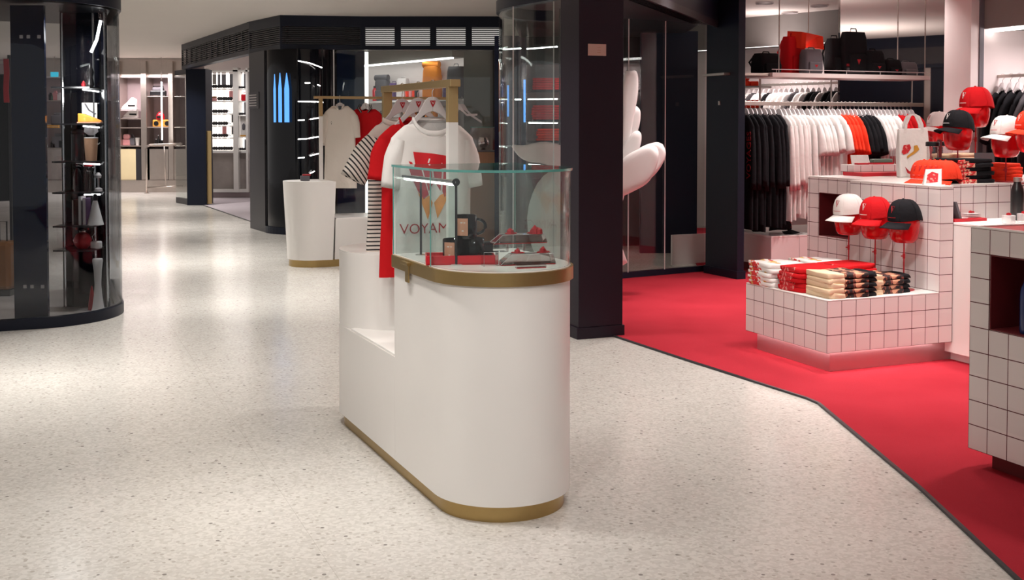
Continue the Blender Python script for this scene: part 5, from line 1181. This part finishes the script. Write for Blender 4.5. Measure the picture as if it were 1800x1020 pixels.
for i, (px, h, r, lab) in enumerate(((136, .17, .030, 'left dark bottle with a looped top on the fourth shelf'), (157, .15, .026, 'right dark bottle on the fourth shelf'))):
    simple('dark_bottle', lab + ' of the left glass corner', 'bottle', onT(px, 3), [('body', L_([(r, 0), (r*1.05, h*.6), (r*.7, h*.85), (r*.5, h)]), 'black'), ('loop', MB().tube([(r*1.3*math.cos(a), 0, h+.012+r*.6*math.sin(a)) for a in [k*PI/5 for k in range(11)]], .006, 6), 'blackg')], 'dark bottles in the left glass corner')
simple('sneaker_stand', 'small white and grey ornament at the right of the fourth shelf', 'ornament', onT(172, 3), [('foot', L_([(.03, 0), (.028, .02), (.008, .03)]), 'hang'), ('stem', L_([(.008, .03), (.010, .10)]), 'chrome'), ('top', L_([(.02, .10), (.024, .12), (.01, .14)]), 'hang')])
simple('white_dress_form', 'white cone-shaped draped form on the fifth shelf of the left glass corner', 'ornament', onT(166, 4), [('cone', L_([(.060, 0), (.045, .06), (.028, .13), (.016, .18)]), 'white_cl'), ('head', L_([(.016, .181), (.022, .205), (.010, .23)]), 'char')])
simple('book', 'tall blue book beside the white cone on the fifth shelf', 'book', onT(151, 4), [('cover', MB().box(-.012, .012, -.05, .05, 0, .20), 'purple', .002), ('pages', MB().box(-.010, .010, -.0505, -.0501, .004, .196), 'hang')])
simple('book', 'tall pale book left of the blue book on the fifth shelf', 'book', onT(143, 4), [('cover', MB().box(-.010, .010, -.05, .05, 0, .215), 'hang', .002), ('pages', MB().box(-.008, .008, -.0505, -.0501, .004, .21), 'white_cl')])
simple('book', 'thin white-edged black book at the left of the fifth shelf', 'book', onT(131, 4), [('cover', MB().box(-.012, .012, -.05, .05, 0, .19), 'black', .002), ('pages', MB().box(-.003, .003, -.0505, -.0501, .004, .186), 'white_cl')])
hb = simple('handbag', 'dark red gathered handbag on the sixth shelf of the left glass corner', 'bag', onT(143, 5, 8.45), [('body', L_([(.03, 0), (.060, .03), (.066, .07), (.045, .11), (.02, .125)], 18), 'redm'), ('clasp', L_([(.022, .125), (.026, .135), (.01, .145)], 12), 'chrome'), ('handle', MB().tube([(.045*math.cos(a), 0, .14+.05*math.sin(a)) for a in [k*PI/8 for k in range(9)]], .005, 6), 'redm')])
simple('white_case', 'small white rounded case beside the dark red handbag', 'box', onT(167, 5), [('body', MB().box(-.038, .038, -.03, .03, 0, .055), 'white_cl', .012), ('wire', MB().tube([(-.02, 0, .055), (-.03, 0, .09), (-.01, 0, .11)], .003, 5), 'hang')])
simple('floor_vase', 'tall slim white vase standing on the floor of the left glass corner', 'vase', (tw(169, 8.42, 0)[0], 8.42, .0148), [('body', L_([(.050, 0), (.042, .03), (.030, .12), (.024, .20), (.028, .30), (.038, .38), (.034, .395)]), 'white_cl')])
simple('red_boot', 'small dark red ornament beside the foot of the tall white vase', 'ornament', (tw(158, 8.50, 0)[0], 8.50, .0148), [('body', L_([(.03, 0), (.025, .05), (.012, .14), (.004, .18)]), 'redm')])
# ---- clothes and suitcase at the far left edge
cr_ = thing('clothes_rail', 'short dark rail at the far left behind the glass corner', 'clothes rail', (0, 0, 0)); a_, b_ = tw(-40, 9.6, 0), tw(19, 9.6, 0)
MB().box(a_[0], b_[0], 9.59, 9.61, 1.92, 1.94).build('rail', 'steel', cr_); MB().box(b_[0]-.01, b_[0]+.01, 9.58, 9.62, .0155, 1.99).build('upright', 'char', cr_); MB().box(a_[0]-.02, a_[0], 9.58, 9.62, .0155, 1.99).build('upright', 'char', cr_)
for i, px in enumerate((-22, -8, 5)):
    put('bh', (*tw(px, 9.6, 0)[:2], 1.945), .9, 'long dark coat hanging at the far left edge, %s from the left' % ordinal(i), 'dark coats at the far left')
simple('scarf', 'narrow red scarf hanging against the dark coats at the far left', 'scarf', tw(13, 9.35, 1.945), [('cloth', MB().loft([[(-.022+dx, -.008, z), (.022+dx, -.008, z), (.022+dx, .008, z), (-.022+dx, .008, z)] for z, dx in ((0, 0), (-.12, .004), (-.25, -.004), (-.36, 0))]), 'redm', .004)])
sc2 = simple('suitcase', 'tan leather suitcase with a raised handle at the far left edge', 'suitcase', (*tw(1, 9.25, 0)[:2], .0155), [('shell', MB().box(-.12, .10, -.10, .10, .05, .44), 'rust', .03), ('foot', MB().box(-.11, .09, -.08, .08, 0, .048), 'black'), ('handle', MB().tube([(-.02, 0, .43), (-.02, 0, .60), (.04, 0, .60), (.04, 0, .43)], .006, 6), 'black')])
# ---- far wall cabinets
FY = 23.78
def zf(py, Y=FY): return 1.4-(py-220)*Y/2000
wallu = thing('wall_cabinets', 'far wall of mauve lit niches framed in brushed steel beyond the left glass corner', 'shelving', (0, 0, 0))
for x0, x1 in ((196, 211), (248, 258), (296, 305), (326, 334)):
    a_, b_ = tw(x0, FY, 0), tw(x1, FY, 0); MB().box(a_[0], b_[0], FY, FY+.5, .255, 2.74).build('pilaster', 'steel', wallu, bevel=.01)
a_, b_ = tw(60, FY, 0), tw(336, FY, 0)
MB().box(a_[0], b_[0], FY+.02, FY+.5, zf(100), 2.795).build('head_rail', 'steel', wallu)
m = MB(); m.box(a_[0], b_[0], FY+.10, FY+.5, zf(136), zf(134)); m.build('upper_shelf', 'hang', wallu)
MB().box(a_[0], b_[0], FY+.10, FY+.5, zf(133.8), zf(100.2)).build('upper_panel', 'steel', wallu)
for x0, x1, ys in ((62, 196, (176, 218, 260)), (211, 248, (208, 224, 256)), (258, 296, (169, 223, 256)), (305, 326, (169, 223, 256))):
    a_, b_ = tw(x0, FY, 0), tw(x1, FY, 0)
    for y in ys: MB().box(a_[0], b_[0], FY+.05, FY+.5, zf(y+1.6), zf(y)).build('shelf', 'steel', wallu, bevel=.004)
for x0, x1, mm in ((205, 238, 'cream'), (238, 258, 'char'), (262, 295, 'steel'), (296, 330, 'steel'), (60, 200, 'concrete')):
    a_, b_ = tw(x0, FY, 0), tw(x1, FY, 0); MB().box(a_[0], b_[0], FY+.02, FY+.3, .255, zf(262)).build('base_panel', mm, wallu)
MB().box(tw(60, FY, 0)[0], tw(336, FY, 0)[0], FY-.1, FY+.01, .001, .25).build('skirting', 'steel', wallu)
def onF(px, py): return (tw(px, FY, 0)[0], FY+.18, zf(py)+.001)
s_ = .012
def sneaker(lab, loc):
    t = thing('sneaker', lab, 'shoe', loc, 0, 'white sneakers on the far wall')
    MB().loft([[(x, -.05*w, .03), (x, .05*w, .03), (x, .035*w, z), (x, -.035*w, z)] for x, w, z in ((-.16, .6, .06), (-.11, .9, .10), (-.03, 1, .17), (.05, 1, .26), (.10, 1, .24), (.15, .9, .21))]).build('upper', 'white_cl', t, bevel=.012)
    MB().box(-.17, .16, -.055, .055, 0, .03).build('sole', 'hang', t, bevel=.01); m = MB(); m.box(-.02, .13, -.056, -.052, .07, .10); m.build('stripe', 'black', t); return t
sneaker('upper white sneaker on the far wall, on a small clear shelf', (tw(226, FY, 0)[0], FY+.1, zf(192.6)))
MB().box(tw(213, FY, 0)[0], tw(240, FY, 0)[0], FY+.0, FY+.5, zf(194.5), zf(193)).build('shelf', 'frost', wallu)
sneaker('lower white sneaker on the far wall, directly under the other', onF(226, 208))
simple('radio', 'black portable radio on the upper far shelf', 'radio', onF(275, 169), [('body', MB().box(-.17, .16, -.06, .06, 0, .12), 'black', .02), ('top', MB().box(-.12, .10, -.05, .05, .12, .19), 'grey2', .02), ('handle', MB().tube([(-.13, 0, .10), (-.11, 0, .21), (.10, 0, .21), (.12, 0, .10)], .012, 6), 'black')])
simple('radio', 'yellow portable radio with two round speakers on the far wall', 'radio', onF(282, 223), [('body', MB().box(-.20, .18, -.06, .06, 0, .15), 'yellow', .02), ('speaker_left', MB().tube([(-.12, -.061, .07), (-.12, -.068, .07)], .05, 18), 'black'), ('speaker_right', MB().tube([(.11, -.061, .07), (.11, -.068, .07)], .05, 18), 'black')])
simple('helmet', 'red helmet resting on the yellow portable radio', 'helmet', (onF(278, 223)[0], FY+.18, zf(223)+.152), [('shell', L_([(.08, 0), (.09, .05), (.07, .12), (.03, .16), (.002, .17)]), 'redp'), ('visor', MB().box(-.05, .05, -.10, -.07, .03, .08), 'black', .01)])
simple('handbag', 'pink handbag on the bottom far shelf', 'bag', onF(217, 256), [('body', MB().box(-.07, .10, -.05, .05, 0, .13), 'pinkbag', .02), ('flap', MB().box(-.06, .09, -.06, .03, .13, .24), 'pinkbag', .04)])
simple('handbag', 'dark brown handbag right of the pink one on the far shelf', 'bag', onF(228, 256), [('body', MB().box(-.06, .06, -.05, .05, 0, .16), 'grey2', .03), ('strap', MB().tube([(-.04, 0, .15), (0, 0, .25), (.04, 0, .15)], .01, 6), 'grey2')])
simple('cup', 'white paper cup on the bottom far shelf', 'cup', onF(237, 256), [('body', L_([(.035, 0), (.045, .14)]), 'white_cl'), ('lid', L_([(.047, .14), (.045, .165)]), 'white_cl')])
for i, (px, h) in enumerate(((270, .12), (274, .20), (279, .14))):
    simple('flask', 'black flask on the bottom far shelf, %s from the left' % ordinal(i), 'bottle', onF(px, 256), [('body', L_([(.03, 0), (.03, h*.6), (.012, h*.75), (.012, h)]), 'black'), ('cap', L_([(.016, h), (.016, h+.02)]), 'chrome')], 'black flasks on the far shelf')
for i, (px, py, mm, h, w) in enumerate(((84, 176, 'black', .16, .03), (88, 176, 'dgreen', .12, .03), (93, 176, 'pinkbag', .2, .05), (100, 176, 'hang', .16, .04), (96, 218, 'grey2', .24, .13), (86, 260, 'black', .14, .03), (90, 260, 'char', .12, .03), (96, 260, 'grey2', .3, .12), (102, 260, 'grey2', .2, .05))):
    simple('shelf_item', '%s on the far left shelves, %s from top left' % ({'black': 'small black bottle', 'dgreen': 'small green bottle', 'pinkbag': 'pink box', 'hang': 'pale bottle', 'grey2': 'dark box', 'char': 'charcoal bottle'}[mm], ordinal(i)), 'product', onF(px, py), [('body', MB().box(-w, w, -.04, .04, 0, h*.8), mm, .01), ('top', MB().box(-w*.5, w*.5, -.03, .03, h*.8, h), mm, .006)], 'small goods on the far left shelves')
simple('yellow_shelf_edge', 'yellow lit shelf edge left of the black tower', 'shelf edge', (tw(92, FY, 0)[0], FY+.02, zf(218)-.05), [('strip', MB().box(-.18, .14, -.02, .02, -.03, .03), 'yellow', .004), ('cap', MB().box(-.18, .14, -.021, -.02, -.005, .0), 'hang')])
simple('sign', 'small glowing blue sign above the far left shelves', 'sign', (tw(98, 23.2, 0)[0], 23.2, zf(131, 23.2)), [('panel', MB().box(-.08, .07, -.02, .02, -.05, .05), mat('blue_green_sign', (.02, .30, .40), .4, emit=1.2, ecol=(.04, .45, .6)), .004), ('rod', MB().tube([(0, 0, .05), (0, 0, CZ-zf(131, 23.2))], .008, 5), 'steel')])
# steel rail in the mall
gr = thing('hand_rail', 'brushed steel guard rail standing in front of the far wall', 'railing', (tw(257, 23.3, 0)[0], 23.3, 0), 0)
zz = zf(254, 23.3); w_ = (325-257)/2000*23.3
m = MB(); m.tube([(0, 0, .0), (0, 0, zz-.10), (.02, 0, zz-.04), (.09, 0, zz-.01), (w_*.5, -.1, zz+.0), (w_, -.2, zz+.02)], .024, 8); m.build('frame', 'steel', gr, smooth=True)
m = MB(); m.tube([(0, 0, .12), (w_, -.2, .16)], .016, 8); m.build('lower_bar', 'steel', gr, smooth=True)
m = MB(); m.lathe([(.05, 0), (.05, .012)], 16); m.build('base', 'steel', gr); m = MB(); m.tube([(.4, -.03, .13), (.4, -.1, zz)], .014, 8); m.build('post', 'steel', gr, smooth=True)
lt = thing('light_tube', 'thin vertical white light tube in front of the far cabinets', 'light', (tw(285, 23.4, 0)[0], 23.4, zf(246, 23.4)), 0)  # added tube stands in for a vertical reflection
m = MB(); m.tube([(0, 0, 0), (0, 0, zf(144, 23.4)-zf(246, 23.4))], .014, 8); m.build('tube', 'led', lt); m = MB(); m.tube([(0, 0, zf(144, 23.4)-zf(246, 23.4)), (0, 0, CZ-zf(246, 23.4))], .006, 6); m.build('cable', 'steel', lt)  # hanging tube and cable added to imitate a reflected light line
# glass case beside the narrow navy column
gcs = thing('glass_screen', 'tall framed glass screen left of the far navy column', 'glass screen', (0, 0, 0)); seg((-6.06, 20.5), (-5.69, 19.95), .10, 2.30, .02).build('pane', 'glass', gcs); seg((-6.08, 20.55), (-5.69, 19.93), 0, .10, .06).build('base', 'char', gcs); seg((-6.08, 20.55), (-5.69, 19.93), 2.30, 2.38, .06).build('head', 'char', gcs)
# ---- eyewear wall
EY = 22.05
def ze(py): return 1.4-(py-220)*EY/2000
ew = thing('eyewear_wall', 'bright white shelving wall for eyewear between the two dark columns', 'shelving', (0, 0, 0))
ex = lambda px: (px-900)/2000*EY
MB().box(ex(364), ex(446), EY+.02, EY+.06, ze(268), 2.40).build('back_panel', 'eyelit', ew)
MB().box(ex(364), ex(446), EY-.10, EY+.08, .10, ze(269)).build('stone_base', 'concrete', ew); MB().box(ex(364), ex(446), EY-.16, EY+.02, .001, .10).build('skirting', 'mauve', ew)
for x0, x1 in ((366, 369), (415.5, 424), (437.5, 441)): MB().box(ex(x0), ex(x1), EY-.24, EY+.01, .11, ze(120)).build('post', 'white', ew)
MB().box(ex(364), ex(446), EY-.24, EY+.01, ze(127), ze(124)).build('top_rail', 'white', ew)
MB().box(ex(369.2), ex(437.3), EY-.22, EY-.11, .11, .17).build('low_rail', 'white', ew)
for px in (373, 382, 389, 399, 402, 411, 428, 434): MB().box(ex(px), ex(px+1.6), EY-.02, EY+.0, ze(262), ze(128)).build('light_bar', 'ledlow', ew)
for i, (x0, x1, y0, y1, mm) in enumerate(((384, 398, 131, 150, 'grey2'), (405, 414, 130, 152, 'grey2'), (374, 381, 131, 148, 'greyw'), (403, 414, 160, 174, 'pinkbag'), (408, 415, 200, 215, 'black'), (408, 415, 221, 236, 'black'), (391, 399, 222, 236, 'pinkbag'), (429, 437, 130, 155, 'grey2'), (429, 437, 180, 200, 'grey2'), (429, 437, 245, 262, 'grey2'))):
    MB().box(ex(x0), ex(x1), EY-.008, EY+.018, ze(y1), ze(y0)).build('panel', mm, ew)
SY = (156.5, 178, 200, 221, 242, 264.5)
for y in SY: MB().box(ex(369.2), ex(415.3), EY-.20, EY+.018, ze(y+1.5), ze(y)).build('shelf', 'ledlow' if False else 'white', ew)
for y in (157, 178, 203, 240, 264.5): MB().box(ex(424.2), ex(437.3), EY-.20, EY+.018, ze(y+1.5), ze(y)).build('shelf', 'white', ew)
eg = thing('glasses', 'x', 'glasses', (0, 0, 0), 0)
for s in (-1, 1):
    m = MB(); m.loft([[(s*.022+.040*.5*math.cos(a)*1.5, y, .024+.018*math.sin(a)) for a in [2*PI*i/12 for i in range(12)]] for y in (-.004, .004)]); m.build('lens', 'char', eg)
    m = MB(); m.tube([(s*.055, 0, .03), (s*.06, .12, .02)], .005, 5); m.build('temple', 'black', eg)
m = MB(); m.tube([(-.012, 0, .03), (.012, 0, .03)], .004, 5); m.build('bridge', 'black', eg)
first = True
for r_, y in enumerate(SY):
    for c_, px in enumerate((373, 382, 391, 400, 408)):
        if c_ == 4 and r_ in (2, 3, 4): continue
        if (r_ == 1 and c_ < 2): continue
        o = eg if first else dup(eg); first = False
        o.location = (ex(px), EY-.15, ze(y)+.001); o.scale = (1.05, 1, 1.9); o['label'] = 'dark glasses on the %s shelf of the eyewear wall, %s from left' % (ordinal(r_), ordinal(c_)); o['group'] = 'glasses on the eyewear wall'
for r_, y in ((0, 157), (2, 203), (4, 264.5)):
    for c_, px in enumerate((427.5, 434)):
        o = dup(eg); o.location = (ex(px), EY-.15, ze(y)+.001); o.scale = (.9, 1, 1.3); o['label'] = 'dark glasses right of the wide white post, %s shelf, %s of two' % (ordinal(r_), ordinal(c_)); o['group'] = 'glasses on the eyewear wall'
simple('glasses_case', 'brown-red long case on the second eyewear shelf', 'case', (ex(376), EY-.10, ze(178)+.001), [('body', MB().box(-.09, .09, -.05, .05, 0, .06), 'pinkbag', .02), ('lid', MB().box(-.09, .09, -.05, .05, .062, .09), 'rust', .02)])
simple('handbag', 'small bright red bag on the right of the eyewear wall', 'bag', (ex(433), EY-.12, ze(178)+.001), [('body', MB().box(-.06, .07, -.04, .04, 0, .13), 'redp', .02), ('handle', MB().tube([(-.03, 0, .12), (-.02, 0, .17), (.03, 0, .17), (.04, 0, .12)], .008, 6), 'redp')])
simple('framed_print', 'white framed print with yellow edges on the right of the eyewear wall', 'picture', (ex(431), EY-.1, ze(240)+.001), [('board', MB().box(-.07, .075, -.01, .01, 0, .40), 'white_cl', .004), ('yellow_edge', MB().box(-.07, .075, -.014, -.0105, .0, .03), 'yellow'), ('motif', L_([(.001, .12), (.03, .14), (.035, .22), (.001, .27)], 10), 'grey2')])
# ---- backpack shop shelf
bd = (BSB-BSA).normalized(); bn = Vector((bd.y, -bd.x))       # towards the viewer
sh_ = thing('wall_shelf', 'long white wall shelf carrying bags, seen above the foreground clothes rack', 'shelf', (0, 0, 0))
for z0_ in (1.78, 1.30): seg(BSA+bn*.34, BSB+bn*.34, z0_-.03, z0_, .335).build('board', 'whitetop', sh_)
def onB(px, u=.16, z=1.781):
    k = (px-900)/2000; o = BSA+bn*u; t = (k*o.y-o.x)/(bd.x-k*bd.y); p = o+bd*t; return (p.x, p.y, z)
brz_ = math.atan2(bd.y, bd.x)
def bbag(px, w, h, d, mm, lab, z=1.781, roll=False, nm='backpack', flap=None): return bag(0, w, h, d, mm, lab, nm, pos=onB(px, z=z), rz=brz_-A0+.5, roll=roll, flap=flap, logo=None)
bbag(673, .24, .36, .18, 'grey2', 'dark grey roll-top backpack at the left of the white bag shelf', roll=True)
bbag(693, .14, .28, .14, 'purple', 'small purple bag on the white bag shelf')
bbag(709, .20, .34, .14, 'hang', 'pale bag with black straps on the white bag shelf')
bbag(760, .27, .50, .2, 'orange', 'tall orange roll-top backpack on the white bag shelf', roll=True, flap='orange')
bbag(802, .26, .46, .18, 'grey2', 'grey backpack at the right end of the white bag shelf')
bbag(786, .10, .22, .10, 'purple', 'small purple pouch left of the grey backpack on the white bag shelf', nm='pouch')
for i, (px, mm) in enumerate(((659, 'redp'), (717, 'redo'), (723, 'pinkbag'), (729, 'redo'), (733, 'char'))):
    simple('bottle', '%s bottle on the white bag shelf, %s from the left' % ({'redp': 'red', 'redo': 'orange-red', 'pinkbag': 'pink', 'char': 'dark'}[mm], ordinal(i)), 'bottle', onB(px, .16 if i else .28), [('body', L_([(.035, 0), (.037, .17), (.018, .21)]), mm), ('cap', L_([(.02, .21), (.02, .24)]), 'char')], 'bottles on the white bag shelf')
for i, (px, w, h, mm, lab) in enumerate(((672, .2, .3, 'grey2', 'dark'), (700, .16, .3, 'hang', 'pale'), (722, .22, .38, 'orange', 'orange'), (741, .12, .36, 'black', 'black'), (760, .22, .40, 'orange', 'bright orange'), (781, .18, .36, 'hang', 'cream'), (794, .12, .36, 'char', 'charcoal'))):
    bbag(px, w, h, .12, mm, '%s bag on the lower bag shelf' % lab, z=1.301)
# ---- glass box on a tan pedestal behind the foreground case
pd = simple('pedestal', 'tan pedestal behind the white t-shirt and the foreground glass case', 'pedestal', tw(853, 13.3, 0.0), [('body', MB().box(-.17, .16, -.17, .17, .001, 1.09), 'tan', .004), ('top', MB().box(-.175, .165, -.175, .175, 1.0905, 1.11), 'grey2', .003)])
gb_ = simple('glass_box', 'clear glass box holding a silver ball, on the tan pedestal', 'glass case', tw(853, 13.3, 1.1105), [('walls', MB().box(-.165, .155, -.165, .165, 0, .265), 'acryl'), ('edge', MB().wall([(-.166, -.166), (.156, -.166), (.156, .166), (-.166, .166), (-.166, -.166)], .262, .268, .003), 'glasse')])
simple('silver_ball', 'silver ball on a short foot inside the clear glass box', 'ornament', tw(850, 13.3, 1.112), [('ball', MB().lathe([(.001, .02), (.04, .03), (.062, .065), (.066, .085), (.062, .11), (.04, .145), (.001, .155)], 24), 'chrome'), ('foot', L_([(.03, 0), (.02, .022)]), 'char')])
